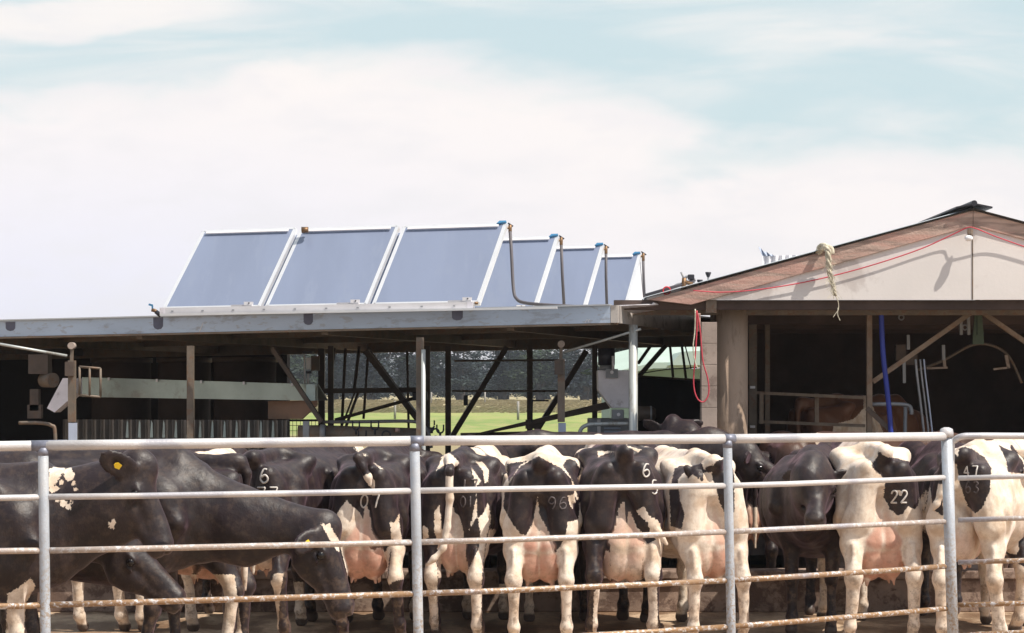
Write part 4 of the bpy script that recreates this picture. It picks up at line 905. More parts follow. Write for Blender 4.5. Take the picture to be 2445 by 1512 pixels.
def cow_prims(o):
    P_ = []
    udder = o.get('udder', (0, .60, 1.0)); hip = o.get('hip', 1.0); belly = o.get('belly', 1.0)
    vr = np.random.RandomState(int(o.get('_seed', 1)) * 7 + 3); jt = lambda a: 1 + a * vr.uniform(-1, 1)
    # barrel
    t = [0.0, .10, .24, .42, .60, .85, 1.15, 1.42, 1.62, 1.76, 1.84]
    hw = np.array([.075, .15, .205, .245, .265, .315, .345, .30, .225, .16, .08]); hw[4:8] *= belly; hw[1:5] *= jt(.07); hw[4:9] *= jt(.05)
    hh = np.array([.09, .155, .215, .275, .32, .39, .41, .385, .34, .26, .12])
    zc = np.array([1.21, 1.15, 1.09, 1.065, 1.045, 1.00, .97, .99, 1.02, 1.02, 1.0])
    P_.append(Prim('loft', .05, 'body', o=V3(0, 0, 0), f=V3(0, 1, 0), u=V3(0, 0, 1), r_=V3(1, 0, 0), t=t, hw=hw, hh=hh, uc=zc, e=2.25))
    # spine, hooks, pins, withers
    P_.append(cap((0, .03, 1.365), (0, .55, 1.395), .035, .04, .10)); P_.append(cap((0, .55, 1.395), (0, 1.30, 1.375), .04, .04, .10)); P_.append(cap((0, 1.30, 1.37), (0, 1.58, 1.385), .05, .055, .10))
    for s in (-1, 1):
        P_.append(ell((s * .235, .50, 1.325), (.050, .070, .042), .065)); P_.append(cap((s * .235, .50, 1.32), (s * .04, .45, 1.39), .035, .035, .06))
        P_.append(ell((s * .118, .005, 1.245), (.045, .05, .05), .05)); P_.append(cap((s * .20, .45, 1.27), (s * .12, .06, 1.22), .06, .05, .09))
        P_.append(ell((s * .385, .70, 1.16), (.125, .15, .12), .09, '', None, True))
        P_.append(cap((s * .215, .20, 1.34), (s * .30, .30, 1.20), .030, .030, .09, neg=True))
        P_.append(cap((s * .19, 1.38, 1.30), (s * .27, 1.62, .98), .035, .05, .09)); P_.append(cap((s * .345, 1.30, 1.22), (s * .36, 1.36, .80), .03, .035, .09, neg=True))
        for yr_ in (.82, .93, 1.04, 1.15): P_.append(cap((s * .30, yr_ - .03, 1.22), (s * .36, yr_ + .05, .90), .022, .020, .05))
    # thighs and hind legs
    for i, s in enumerate((-1, 1)):
        dx, dy = o.get('hind', ((0, 0), (0, 0)))[i]; w = o.get('stance', 1.0); dx += vr.uniform(-.03, .03); dy += vr.uniform(-.08, .08); lr = jt(.07)
        hx = s * .165 * w
        P_.append(cap((s * .16, .30, 1.12), (s * .175, .17, .90), .14, .125, .08, 'leg'))
        P_.append(cap((s * .135, .06, 1.12), (s * .165, .05, .86), .095, .085, .08, 'leg'))
        P_.append(cap((s * .18, .16, .90), (hx + dx * .35, .10 + dy * .3, .70), .114 * lr, .080 * lr, .07, 'leg'))
        P_.append(cap((s * .21, .34, .86), (s * .20, .22, .74), .09, .06, .08, 'leg'))
        P_.append(cap((hx + dx * .35, .10 + dy * .3, .70), (hx + dx * .7, -.02 + dy * .6, .50), .076 * lr, .048 * lr, .05, 'leg'))
        P_.append(ell((hx + dx * .7, -.025 + dy * .6, .495), (.042, .056, .056), .05, 'leg')); P_.append(cap((hx + dx * .7, -.045 + dy * .6, .56), (hx + dx * .6, -.0 + dy * .5, .70), .02, .02, .03, 'leg'))
        P_.append(cap((hx + dx * .7, -.01 + dy * .6, .47), (hx + dx, .03 + dy, .15), .045, .039, .05, 'leg'))
        P_.append(ell((hx + dx, .035 + dy, .135), (.045, .05, .045), .03, 'leg')); P_.append(cap((hx + dx, .05 + dy, .12), (hx + dx, .09 + dy, .045), .035, .05, .03, 'leg'))
    for i, s in enumerate((-1, 1)):
        dx, dy = o.get('fore', ((0, 0), (0, 0)))[i]; hx = s * .15
        P_.append(cap((s * .17, 1.52, 1.12), (s * .18, 1.48, .86), .13, .12, .09, 'leg')); P_.append(cap((s * .17, 1.46, .84), (hx + dx * .5, 1.50 + dy * .5, .44), .085, .045, .06, 'leg'))
        P_.append(ell((hx + dx * .5, 1.51 + dy * .5, .43), (.047, .05, .06), .03, 'leg')); P_.append(cap((hx + dx * .5, 1.50 + dy * .5, .41), (hx + dx, 1.50 + dy, .15), .037, .034, .03, 'leg'))
        P_.append(ell((hx + dx, 1.50 + dy, .135), (.044, .048, .042), .03, 'leg')); P_.append(cap((hx + dx, 1.51 + dy, .12), (hx + dx, 1.55 + dy, .045), .035, .05, .03, 'leg'))
    P_.append(cap((0, -.075, 1.10), (0, -.06, .80), .030, .035, .05, neg=True))
    for s in (-1, 1): P_.append(cap((s * .275, .10, 1.0), (s * .27, .16, .78), .02, .03, .06, neg=True))
    # udder: two visible halves, cleft, teats
    ux, ub, us = udder; us *= 1.10; ub -= .03
    if us > 0:
        zt = 1.0
        for s in (-1, 1):
            P_.append(ell((ux + s * .052 * us, .185, ub + .20), (.098 * us, .18, .215), .014, 'udder')); P_.append(ell((ux + s * .07 * us, .34, .72), (.085 * us, .20, .13), .05, 'udder'))
            P_.append(cap((ux + s * .022 * us, .09, 1.0), (ux + s * .045 * us, .09, ub + .28), .030, .078 * us, .035, 'udder'))
            for y_ in (.12, .28): P_.append(cap((ux + s * .068 * us, y_, ub + .03), (ux + s * .074 * us, y_ - .005, ub - .035), .020, .013, .02, 'teat'))
    # tail
    tail = o.get('tail', [(0, -.03, 1.37), (0, -.075, 1.28), (0, -.065, 1.0), (0, -.06, .70), (0, -.06, .48)])
    n = len(tail) - 1
    for i in range(n):
        ra = .036 - .014 * min(1, i / max(1, n - 1)); rb = .036 - .014 * min(1, (i + 1) / max(1, n - 1))
        if i == n - 1 and o.get('switch', True): ra, rb = .030, .012
        P_.append(cap(tail[i], tail[i + 1], ra, rb, .02 if i else .05, 'tail'))
    P_.append(ell((0, .02, 1.36), (.05, .08, .045), .06))
    # neck and head
    pl_ = V3(*o.get('poll', (0, 2.45, 1.25))); hf = nv(o.get('face', (0, .6, -.8)))
    w0 = V3(0, 1.52, 1.20); lat = nv(o.get('neck_lat', (1, 0, 0)))
    mid = V3(*o['neckmid']) if 'neckmid' in o else (w0 + pl_) / 2 + V3(0, 0, .02)
    nb = pl_ - hf * .02 + V3(0, 0, -.03)
    P_.append(cap(w0 + V3(0, .05, -.08), mid, .26, .19 * o.get('neck_r', 1.0), .10, 'neck', lat, .58)); nr_ = o.get('neck_r', 1.0); P_.append(cap(mid, nb - nv(nb - mid) * -.0 + hf * .03, .175 * nr_, .125, .08, 'neck', lat, .62))
    P_.append(cap((0, 1.70, .92), mid + V3(0, .0, -.12), .17, .10, .10, 'neck', lat, .55))
    f, u_, r_ = frame(hf, o.get('head_up', (0, 0, 1)) if abs(hf[2]) < .95 else (0, 1, 0))
    if 'head_roll' in o:
        c, s = math.cos(o['head_roll']), math.sin(o['head_roll']); u_, r_ = u_ * c + r_ * s, r_ * c - u_ * s
    hs = o.get('head_scale', 1.0)
    T = np.array([-.04, .02, .09, .16, .24, .33, .42, .49, .54]) * hs
    P_.append(Prim('loft', .05, 'head', o=pl_, f=f, u=u_, r_=r_, t=T, hw=np.array([.05, .095, .108, .104, .085, .068, .068, .076, .055]) * hs, hh=np.array([.05, .095, .125, .138, .126, .098, .082, .080, .055]) * hs,
                   uc=np.array([-.03, -.055, -.085, -.10, -.09, -.068, -.058, -.058, -.060]) * hs, e=2.3))
    P_.append(ell(pl_ + f * .01 * hs + u_ * .01, (.06 * hs,) * 3, .05, 'head')); A = np.stack([r_, f, u_])
    for s in (-1, 1):
        P_.append(ell(pl_ + (f * .155 + r_ * s * .093 - u_ * .035) * hs, (.030 * hs, .045 * hs, .026 * hs), .02, 'head', A)); P_.append(ell(pl_ + (f * .18 + r_ * s * .105 - u_ * .088) * hs, (.016, .040, .012), .015, 'head', A)); P_.append(cap(pl_ + (f * .22 + r_ * s * .09 - u_ * .07) * hs, pl_ + (f * .38 + r_ * s * .078 - u_ * .085) * hs, .012, .012, .03, neg=True)); P_.append(cap(pl_ + (f * .40 + r_ * s * .075 - u_ * .10) * hs, pl_ + (f * .53 + r_ * s * .07 - u_ * .095) * hs, .007, .007, .012, neg=True))
        P_.append(ell(pl_ + (f * .505 + r_ * s * .042 - u_ * .035) * hs, (.020, .028, .022), .02, 'head', A))       # nostril wing
        P_.append(ell(pl_ + (f * .535 + r_ * s * .046 - u_ * .032) * hs, (.016, .020, .016), .010, 'nostril', A, neg=True))
        er = o.get('ear', (.0, 0)); ed = nv(r_ * s + u_ * (-.15 + er[0]) - f * (.25 + er[1])); e_f, e_u, e_r = ed, None, None
        if 'ear_dir' in o: q_ = o['ear_dir']; ed = nv(r_ * s * q_[0] + u_ * q_[1] + f * q_[2])
        es = o.get('ear_size', 1.0); c = pl_ + (r_ * s * .095 + f * .045 - u_ * .03) * hs + ed * .085 * hs
        fn_ = r_ * s + f * .2 if 'ear_dir' in o else f * .9 + u_ * .3
        nrm_ = nv(fn_ - ed * float(fn_ @ ed)); tr_ = np.cross(ed, nrm_)
        P_.append(ell(c, (.105 * hs * es, .060 * hs * es, .020 * hs), .02, 'ear', np.stack([ed, tr_, nrm_])))
        P_.append(ell(c + nrm_ * .024 * hs + ed * .012, (.07 * hs * es, .036 * hs * es, .014 * hs), .015, 'earhole', np.stack([ed, tr_, nrm_]), neg=True))
    o['_head'] = (pl_, f, u_, r_, hs)
    return P_

def surface_nets(F, h, org):
    nx, ny, nz = F.shape; S_ = F < 0
    c = np.zeros((nx - 1, ny - 1, nz - 1), np.int8)
    for i in (0, 1):
        for j in (0, 1):
            for k in (0, 1): c += S_[i:nx - 1 + i, j:ny - 1 + j, k:nz - 1 + k]
    act = (c > 0) & (c < 8); I, J, K = np.nonzero(act); idx = -np.ones(act.shape, np.int32); idx[act] = np.arange(len(I))
    acc = np.zeros((len(I), 3)); cnt = np.zeros(len(I))
    cor = [(0, 0, 0), (1, 0, 0), (0, 1, 0), (1, 1, 0), (0, 0, 1), (1, 0, 1), (0, 1, 1), (1, 1, 1)]
    val = [F[I + a, J + b, K + c_] for a, b, c_ in cor]
    for a in range(8):
        for ax in range(3):
            if cor[a][ax] == 0:
                bb = list(cor[a]); bb[ax] = 1; b = cor.index(tuple(bb)); fa, fb = val[a], val[b]; m = (fa < 0) != (fb < 0)
                t = np.where(m, fa / np.where(m, fa - fb, 1), 0); p = np.array(cor[a], float)[None] + np.zeros((len(I), 3)); p[:, ax] += t; acc[m] += p[m]; cnt[m] += 1
    Vv = (np.stack([I, J, K], 1) + acc / cnt[:, None]) * h + org
    fs = []
    for ax in range(3):
        o1, o2 = [(1, 2), (2, 0), (0, 1)][ax]
        sl0 = [slice(1, -1)] * 3; sl0[ax] = slice(0, -1); sl1 = [slice(1, -1)] * 3; sl1[ax] = slice(1, None)
        A_, B_ = S_[tuple(sl0)], S_[tuple(sl1)]; e = A_ != B_; g_ = np.stack(np.nonzero(e), 1)
        gi = g_ + 1; gi[:, ax] -= 1; fl = A_[e]
        d1 = np.zeros(3, int); d1[o1] = 1; d2 = np.zeros(3, int); d2[o2] = 1
        q = [gi - d1 - d2, gi - d2, gi, gi - d1]; q = np.stack([idx[x[:, 0], x[:, 1], x[:, 2]] for x in q], 1)
        q[~fl] = q[~fl][:, ::-1]; fs.append(q)
    return Vv, np.concatenate(fs)

def poly_sd(px, py, poly):
    """signed distance in pixels, positive inside"""
    poly = np.array(poly, float); d = np.full(px.shape, 1e9); ins = np.zeros(px.shape, bool); n = len(poly)
    for i in range(n):
        a, b = poly[i], poly[(i + 1) % n]; e = b - a; wx, wy = px - a[0], py - a[1]; t = np.clip((wx * e[0] + wy * e[1]) / (e @ e + 1e-9), 0, 1)
        d = np.minimum(d, (wx - e[0] * t) ** 2 + (wy - e[1] * t) ** 2)
        c_ = (a[1] > py) != (b[1] > py); xi = (b[0] - a[0]) * (py - a[1]) / (b[1] - a[1] + 1e-12) + a[0]; ins ^= c_ & (px < xi)
    return np.sqrt(d) * np.where(ins, 1, -1)
def blob_noise(p, seed, sc):
    r_ = np.random.RandomState(seed); s = 0
    for i in range(7):
        k = r_.normal(size=3) * sc; s = s + np.sin(p @ k + r_.uniform(0, 6.28))
    return s / 7

DIG = {'0': [[(.5, 0), (.15, .2), (.05, .5), (.15, .8), (.5, 1), (.85, .8), (.95, .5), (.85, .2), (.5, 0)]], '1': [[(.5, 0), (.5, 1)]], '2': [[(.1, .25), (.3, .03), (.7, .03), (.9, .25), (.75, .5), (.1, 1)], [(.1, 1), (.95, 1)]],
       '4': [[(.85, 1), (.55, 0), (.1, .65), (.95, .65)]], '5': [[(.85, 0), (.2, 0), (.15, .42), (.6, .38), (.9, .6), (.85, .85), (.5, 1), (.1, .9)]], '6': [[(.8, .05), (.45, .05), (.15, .4), (.08, .75), (.4, 1), (.8, .9), (.9, .65), (.6, .45), (.15, .6)]],
       '7': [[(.05, .02), (.95, .02)], [(.95, .02), (.75, .5), (.65, 1)]], '9': [[(.9, .35), (.6, .55), (.2, .5), (.1, .25), (.4, 0), (.8, .08), (.92, .35), (.85, .7), (.6, 1)]], '3': [[(.1, .1), (.5, 0), (.85, .2), (.5, .45), (.9, .7), (.6, 1), (.1, .9)]]}
TIM = 0
def make_cow(name, label, o, pos, yaw, sc=1.0, base='black', polys=(), h=.016, brands=(), tag=None, group='dairy cows crowded behind the fence', seed=1, keep=(.55, .95), white_legs=True, cat='cow', brown=0.0, face_poly=None, z0=0.0, tail_white=.55, eyes=True):
    o['_seed'] = seed; prims = cow_prims(o)
    lo = np.min([p.bbox()[0] for p in prims], 0) - .05; hi = np.max([p.bbox()[1] for p in prims], 0) + .05; lo[2] = max(lo[2], -.01)
    n = np.ceil((hi - lo) / h).astype(int) + 1; F = np.full(n, .5, np.float32)
    gx_ = [lo[i] + h * np.arange(n[i]) for i in range(3)]
    for p in prims:
        b0, b1 = p.bbox(); mg = .07 + p.k * .5; i0 = np.maximum(((b0 - mg - lo) / h).astype(int), 0); i1 = np.minimum(((b1 + mg - lo) / h).astype(int) + 2, n)
        if (i1 <= i0).any(): continue
        X = np.stack(np.meshgrid(*[gx_[i][i0[i]:i1[i]] for i in range(3)], indexing='ij'), -1).astype(np.float32)
        d = p.d(X); sl = tuple(slice(i0[i], i1[i]) for i in range(3)); s = F[sl]
        F[sl] = (-smin(-s, d, max(p.k, .004)) if p.neg else smin(s, d, p.k)).astype(np.float32)
    # small muscle relief
    F[:, :, 0] = .5; F[0] = .5; F[-1] = .5; F[:, 0] = .5; F[:, -1] = .5; F[:, :, -1] = .5
    Vv, Q = surface_nets(F, h, lo)
    # uneven flesh: small swellings along the normal
    vn = np.zeros_like(Vv); e1_ = Vv[Q[:, 2]] - Vv[Q[:, 0]]; e2_ = Vv[Q[:, 3]] - Vv[Q[:, 1]]; fn = np.cross(e1_, e2_)
    for i_ in range(4): np.add.at(vn, Q[:, i_], fn)
    vn /= np.linalg.norm(vn, axis=1, keepdims=True) + 1e-9
    Vv = Vv + vn * (.009 * blob_noise(Vv, seed, 8) + .0040 * blob_noise(Vv, seed + 50, 17) + .0035 * blob_noise(Vv * np.array([1, 1, .5]), seed + 90, 40))[:, None]
    L = Vv.copy(); L[:, 2] = np.maximum(L[:, 2], 0)
    cy, sy_ = math.cos(yaw), math.sin(yaw)
    Wd = np.stack([(L[:, 0] * cy - L[:, 1] * sy_) * sc + pos[0], (L[:, 0] * sy_ + L[:, 1] * cy) * sc + pos[1], L[:, 2] * sc + z0], 1)
    me = bpy.data.meshes.new(name); ob = bpy.data.objects.new(name, me); COL.objects.link(ob)
    me.from_pydata((L * sc).tolist(), [], Q.tolist()); me.materials.append(M['hide']); me.polygons.foreach_set('use_smooth', [True] * len(Q)); me.update()
    ob.location = (pos[0], pos[1], z0); ob.rotation_euler = (0, 0, yaw); ORG[ob.name] = Vector((pos[0], pos[1], z0)); register(ob, label, cat, group)
    # colour fields
    px = HX + Wd[:, 0] / Wd[:, 1] * FOC; py = HY - (Wd[:, 2] - CAM_H) / Wd[:, 1] * FOC; mpp = Wd[:, 1] / FOC
    inside = np.full(len(L), -1.0)
    for pl in polys: inside = np.maximum(inside, poly_sd(px, py, pl) * mpp)
    fld = -inside if base == 'black' else inside
    nb_ = blob_noise(L, seed, 3.6)
    gen = (nb_ * .35 + (.06 if base == 'black' else -.05)) 
    if o.get('solid'): gen = np.full(len(L), .2)
    wgt = np.clip((L[:, 1] - keep[0]) / (keep[1] - keep[0]), 0, 1)
    if o.get('keep_all'): wgt = wgt * 0
    fld = fld * (1 - wgt) + gen * wgt
    # tail colour by length
    tail = o.get('tail', [(0, -.03, 1.37), (0, -.075, 1.28), (0, -.065, 1.0), (0, -.06, .70), (0, -.06, .48)])
    tl = [np.array(p, float) for p in tail]; seg = [np.linalg.norm(tl[i + 1] - tl[i]) for i in range(len(tl) - 1)]; tot = sum(seg); acc = 0; best = np.full(len(L), 9.0); bt = np.zeros(len(L))
    for i in range(1, len(tl) - 1) if len(tl) > 2 else range(1):
        pass
    for i in range(len(tl) - 1):
        a, b = tl[i], tl[i + 1]; w = L - a; e = b - a; t = np.clip((w @ e) / (e @ e), 0, 1); dd = np.linalg.norm(w - t[:, None] * e, axis=1)
        m = dd < best; best = np.where(m, dd, best); bt = np.where(m, (acc + t * seg[i]) / tot, bt); acc += seg[i]
    ist = (best < .046) & (bt > .12) & (L[:, 1] < .06)
    tw = o.get('tail_white', tail_white); tf = (tw - bt) * tot
    if o.get('tail_inv'): tf = -tf
    fld = np.where(ist, tf, fld)
    # head colours
    pl_, f, u_, r_, hs = o['_head']; hp = L - pl_; th = hp @ f; uh = hp @ u_; rh = hp @ r_
    inhead = (th > -.02) & (th < .62 * hs) & (np.abs(rh) < .2) & (np.abs(uh + .08) < .2) 
    hd = o.get('head_col', 'black')
    if hd == 'black': hv = np.full(len(L), .1)
    elif hd == 'blaze': hv = np.abs(rh) - .035 - .02 * (th / .5) + .03 * np.sin(th * 17); hv = np.where(uh < -.07, .1, hv)
    else: hv = np.full(len(L), -.1)
    if not o.get('keep_head'): fld = np.where(inhead & (L[:, 1] > 1.75), hv, fld)
    ud = np.full(len(L), 9.0); te = np.full(len(L), 9.0)
    for p in prims:
        if p.tag == 'udder': ud = np.minimum(ud, p.d(L))
        if p.tag == 'teat': te = np.minimum(te, p.d(L))
    pink = np.clip(1 - ud / .012, 0, 1) * np.clip((1.10 - L[:, 2]) / .36, .12, 1) * o.get('udder_pink', 1.0); pink = np.maximum(pink, np.clip(1 - te / .006, 0, 1) * .8)
    pink = np.where(ist, 0, pink)
    fld = np.where((ud < .005) & ~ist & (fld > 0), -.03, fld)
    muz = np.clip((th - .50 * hs) / .03, 0, 1) * inhead
    hoof = np.clip((.075 - L[:, 2]) / .01, 0, 1) * (1 - 0)
    hoof = np.maximum(hoof, muz * o.get('muzzle', .3))
    for nm, arr in (('blk', fld), ('pink', pink), ('hoof', hoof), ('brown', np.full(len(L), brown))):
        at = me.attributes.new(nm, 'FLOAT', 'POINT'); at.data.foreach_set('value', np.ascontiguousarray(arr, dtype=np.float32))
    bvh = None
    def hit(pxx, pyy):
        nonlocal bvh
        if bvh is None: bvh = BVHTree.FromPolygons(Wd.tolist(), Q.tolist())
        d = (P(pxx, pyy, 10) - Vector((0, 0, CAM_H))).normalized(); r = bvh.ray_cast(Vector((0, 0, CAM_H)), d); return r[0], r[1]
    rot = Matrix.Rotation(-yaw, 3, 'Z')
    def child(mb, nm, material, smooth=True, lab=None):
        me2 = bpy.data.meshes.new(nm); c = bpy.data.objects.new(nm, me2); COL.objects.link(c); c.parent = ob
        me2.from_pydata([tuple(rot @ (v_ - Vector((pos[0], pos[1], z0)))) for v_ in mb.v], [], mb.f); me2.materials.append(M[material]); me2.polygons.foreach_set('use_smooth', [smooth] * len(mb.f))
        if lab: c['label'] = lab
        return c
    for (txt, bxx, byy, w, hgt, slant, material, rad) in brands:
        mb = MB()
        for i, ch in enumerate(txt):
            for st in DIG[ch]:
                pts_ = []
                sm = arc([Vector((a * w, b * hgt, 0)) for a, b in st], 4) if len(st) > 2 and ch not in '4' else [Vector((st[j][0] * w, st[j][1] * hgt, 0)).lerp(Vector((st[j + 1][0] * w, st[j + 1][1] * hgt, 0)), k / 4) for j in range(len(st) - 1) for k in range(5)]
                for p in sm:
                    hp_, nn = hit(bxx + i * w * 1.45 + p.x + slant * p.y, byy + p.y)
                    if hp_ is not None:
                        q_ = hp_ + (nn if nn.y < 0 else -nn) * .001
                        if not pts_ or (q_ - pts_[-1]).length > .003:
                            if pts_ and (q_ - pts_[-1]).length > .06:
                                if len(pts_) > 1: mb.tube(pts_, rad, 6)
                                pts_ = []
                            pts_.append(q_)
                if len(pts_) > 1: mb.tube(pts_, rad, 6)
        if mb.v: child(mb, 'brand_mark', material, True, '%s freeze brand reading %s' % ('faint' if material == 'brandfaint' else 'white', txt))
    # eyes
    if eyes:
        Rl = lambda p: Vector(((p[0] * cy - p[1] * sy_) * sc + pos[0], (p[0] * sy_ + p[1] * cy) * sc + pos[1], p[2] * sc + z0))
        for s in (-1, 1): child(MB().ball(Rl(pl_ + (f * .165 + r_ * s * .103 - u_ * .055) * hs), .026 * hs * sc, 12), 'eye', 'eye')
        if tag:
            for s, mt, ln in tag:
                er = o.get('ear', (.0, 0)); ed = nv(r_ * s + u_ * (-.15 + er[0]) - f * (.25 + er[1]))
                if 'ear_dir' in o: q_ = o['ear_dir']; ed = nv(r_ * s * q_[0] + u_ * q_[1] + f * q_[2])
                fn_ = r_ * s + f * .2 if 'ear_dir' in o else f * .9 + u_ * .3
                nrm_ = nv(fn_ - ed * float(fn_ @ ed)); tr_ = np.cross(ed, nrm_)
                c = pl_ + (r_ * s * .095 + f * .045 - u_ * .03) * hs + ed * .10 * hs + nrm_ * .028; a = c - tr_ * .018 - ed * .016; pts_ = [c + tr_ * x * ln + ed * y * ln for x, y in ((-.4, -.55), (.4, -.55), (.5, .2), (.15, .6), (-.15, .6), (-.5, .2))]
                mb = MB().prism([Rl(p) for p in pts_], Rl(nrm_ * .004) - Rl(nrm_ * 0)); child(mb, 'ear_tag', mt, False)
    return ob

def Zm(ox, oy, k):
    return lambda pts_: [((ox + x / k) / 1.0470, (oy + y / k) / 1.0470) for x, y in pts_]
Z4 = Zm(760, 1100, 3.13); Z2 = Zm(760, 1060, 2.891); Z3 = Zm(1400, 1060, 2.891); ZR = Zm(1960, 1060, 2.892); ZD = Zm(480, 1080, 3.006); ZA = Zm(0, 1100, 3.13); Z1 = Zm(0, 1060, 2.717)
def pxX(px, Y): return (px - HX) * Y / FOC
def L2(px, py, Y, pos, yaw, sc):
    """photo position at depth Y to cow-local"""
    p = P(px, py, Y) - Vector((pos[0], pos[1], 0)); q = Matrix.Rotation(-yaw, 3, 'Z') @ p; return tuple(q / sc)

def rear(px, Y, yaw=0.0, sc=1.03): return (pxX(px, Y), Y), yaw, sc
YR = 16.2
# E  black cow 07
pos, yaw, sc = rear(868, YR, R(-6), 1.05)
tl = lambda pts_, Y=YR - .08: [L2(x, y, Y, pos, yaw, sc) for x, y in pts_]
make_cow('dairy_cow', 'black cow seen from behind with brand 07 and a large pale udder', dict(stance=1.14, udder=(-.02, .50, 1.12), hind=((-.02, .12), (.05, 0)), tail=[(0, -.03, 1.37)] + tl([(853, 1092), (866, 1115), (878, 1140), (884, 1160)]), tail_white=.70, belly=1.06), pos, yaw, sc, 'black',
         [Z4(q) for q in ([(330, 470), (260, 570), (245, 700), (270, 780), (300, 900), (340, 1060), (360, 1150), (480, 1180), (530, 1100), (520, 900), (505, 690), (430, 560), (380, 520)], [(520, 870), (560, 880), (600, 860), (640, 880), (680, 780), (675, 630), (700, 650), (745, 580), (740, 700), (700, 760), (670, 900), (640, 1200), (650, 1700), (490, 1700), (520, 1200), (530, 1050)], [(700, 660), (750, 670), (765, 780), (800, 850), (790, 960), (840, 990), (830, 1080), (700, 1110), (650, 1150), (680, 900)], [(540, 175), (625, 230), (600, 232)], [(390, 80), (500, 120), (440, 130)], [(280, 80), (310, 110), (330, 90)], [(100, 1250), (240, 1300), (220, 1700), (130, 1700)])],
         h=.014, brands=[('07', *Z4([(447, 425)])[0], 18, 32, -.1, 'brand', .007)], seed=3)
# F cow 17
pos, yaw, sc = rear(1078, YR + .1, R(-9), 1.035)
make_cow('dairy_cow', 'cow with faint brand 17 and white tail head, right of the second fence post', dict(udder=(.03, .55, .95), hind=((-.02, .10), (.04, -.05)), tail=[(0, -.03, 1.37)] + tl([(1073, 1125), (1074, 1190), (1068, 1260), (1058, 1310), (1036, 1335), (1018, 1350)]), tail_white=.22, udder_pink=.8), pos, yaw, sc, 'black',
         [Z4(q) for q in ([(1060, 190), (1080, 130), (1130, 95), (1210, 165), (1215, 190), (1160, 225), (1110, 190), (1030, 245)], [(1305, 205), (1385, 320), (1340, 375), (1330, 300)], [(1350, 420), (1355, 590), (1285, 725), (1320, 600)], [(1340, 165), (1400, 175), (1445, 235), (1440, 330), (1415, 340), (1400, 240)], [(1360, 610), (1400, 580), (1440, 490), (1465, 620), (1430, 750), (1410, 900), (1390, 1100), (1390, 1700), (1240, 1700), (1260, 1200), (1260, 900), (1290, 1010), (1330, 920), (1370, 850), (1380, 730)], [(1020, 560), (1060, 510), (1080, 700), (1130, 740), (1150, 560), (1215, 590), (1250, 730), (1250, 900), (1220, 1060), (1050, 1080), (1045, 800), (1020, 720)], [(930, 670), (970, 690), (975, 760), (930, 800)], [(940, 970), (1045, 940), (1045, 1200), (1060, 1700), (930, 1700)], [(1450, 700), (1500, 700), (1490, 900), (1470, 1000), (1420, 1100), (1400, 1000), (1430, 800)])],
         h=.014, brands=[('17', *Z4([(1235, 310)])[0], 15, 26, -.1, 'brandfaint', .007), ('01', *Z4([(1225, 440)])[0], 12, 26, 0, 'brandfaint', .006)], seed=5)
# G cow with white legs
pos, yaw, sc = rear(1290, YR - .1, R(-3), 1.035)
make_cow('dairy_cow', 'black rumped cow with a white arch over the tail head and white legs', dict(stance=1.14, udder=(-.01, .49, 1.15), hind=((-.03, 0), (.02, .02)), tail=[(0, -.03, 1.37)] + tl([(1300, 1110), (1332, 1135), (1362, 1175), (1372, 1200)]), tail_white=.85), pos, yaw, sc, 'white',
         [Z2(q) for q in ([(1475, 440), (1560, 310), (1690, 232), (1860, 320), (1940, 405), (1930, 500), (1990, 560), (1985, 690), (1905, 710), (1890, 820), (1815, 940), (1790, 820), (1700, 650), (1690, 510), (1660, 700), (1605, 810), (1560, 790), (1500, 710), (1440, 600), (1450, 500)], [(1465, 290), (1620, 265), (1560, 300), (1480, 420), (1468, 380)], [(1870, 300), (1905, 250), (1960, 265), (2040, 400), (2040, 560), (1990, 560), (1940, 405)])],
         h=.014, brands=[('96', *Z2([(1765, 530)])[0], 18, 28, 0, 'brandfaint', .006)], seed=8)
# H black cow 6
pos, yaw, sc = rear(1492, YR - .1, R(3), 1.09)
make_cow('dairy_cow', 'black cow seen from behind with brand 6, tail swung right ending in a white switch', dict(stance=1.14, udder=(.02, .47, 1.10), udder_pink=.75, hind=((-.03, .05), (.04, 0)), tail=[(0, -.03, 1.37)] + tl([(1490, 1110), (1510, 1175), (1548, 1240), (1572, 1270), (1592, 1300)]), tail_white=.58, belly=.95), pos, yaw, sc, 'black',
         [Z3(q) for q in ([(460, 780), (500, 710), (590, 780), (605, 870), (650, 860), (700, 830), (750, 835), (735, 1000), (700, 1200), (720, 1700), (600, 1700), (600, 1160), (600, 950), (590, 1130), (370, 1120), (360, 880), (400, 850)], [(245, 1220), (290, 1150), (350, 1200), (340, 1400), (330, 1700), (230, 1700)], [(470, 150), (590, 190), (560, 205)], [(270, 195), (400, 200), (300, 225), (275, 245)], [(780, 380), (790, 480), (783, 480), (776, 400)])],
         h=.014, brands=[('6', *Z3([(597, 288)])[0], 17, 31, 0, 'brand', .007), ('5', *Z3([(662, 410)])[0], 14, 32, 0, 'brand', .006)], seed=9)
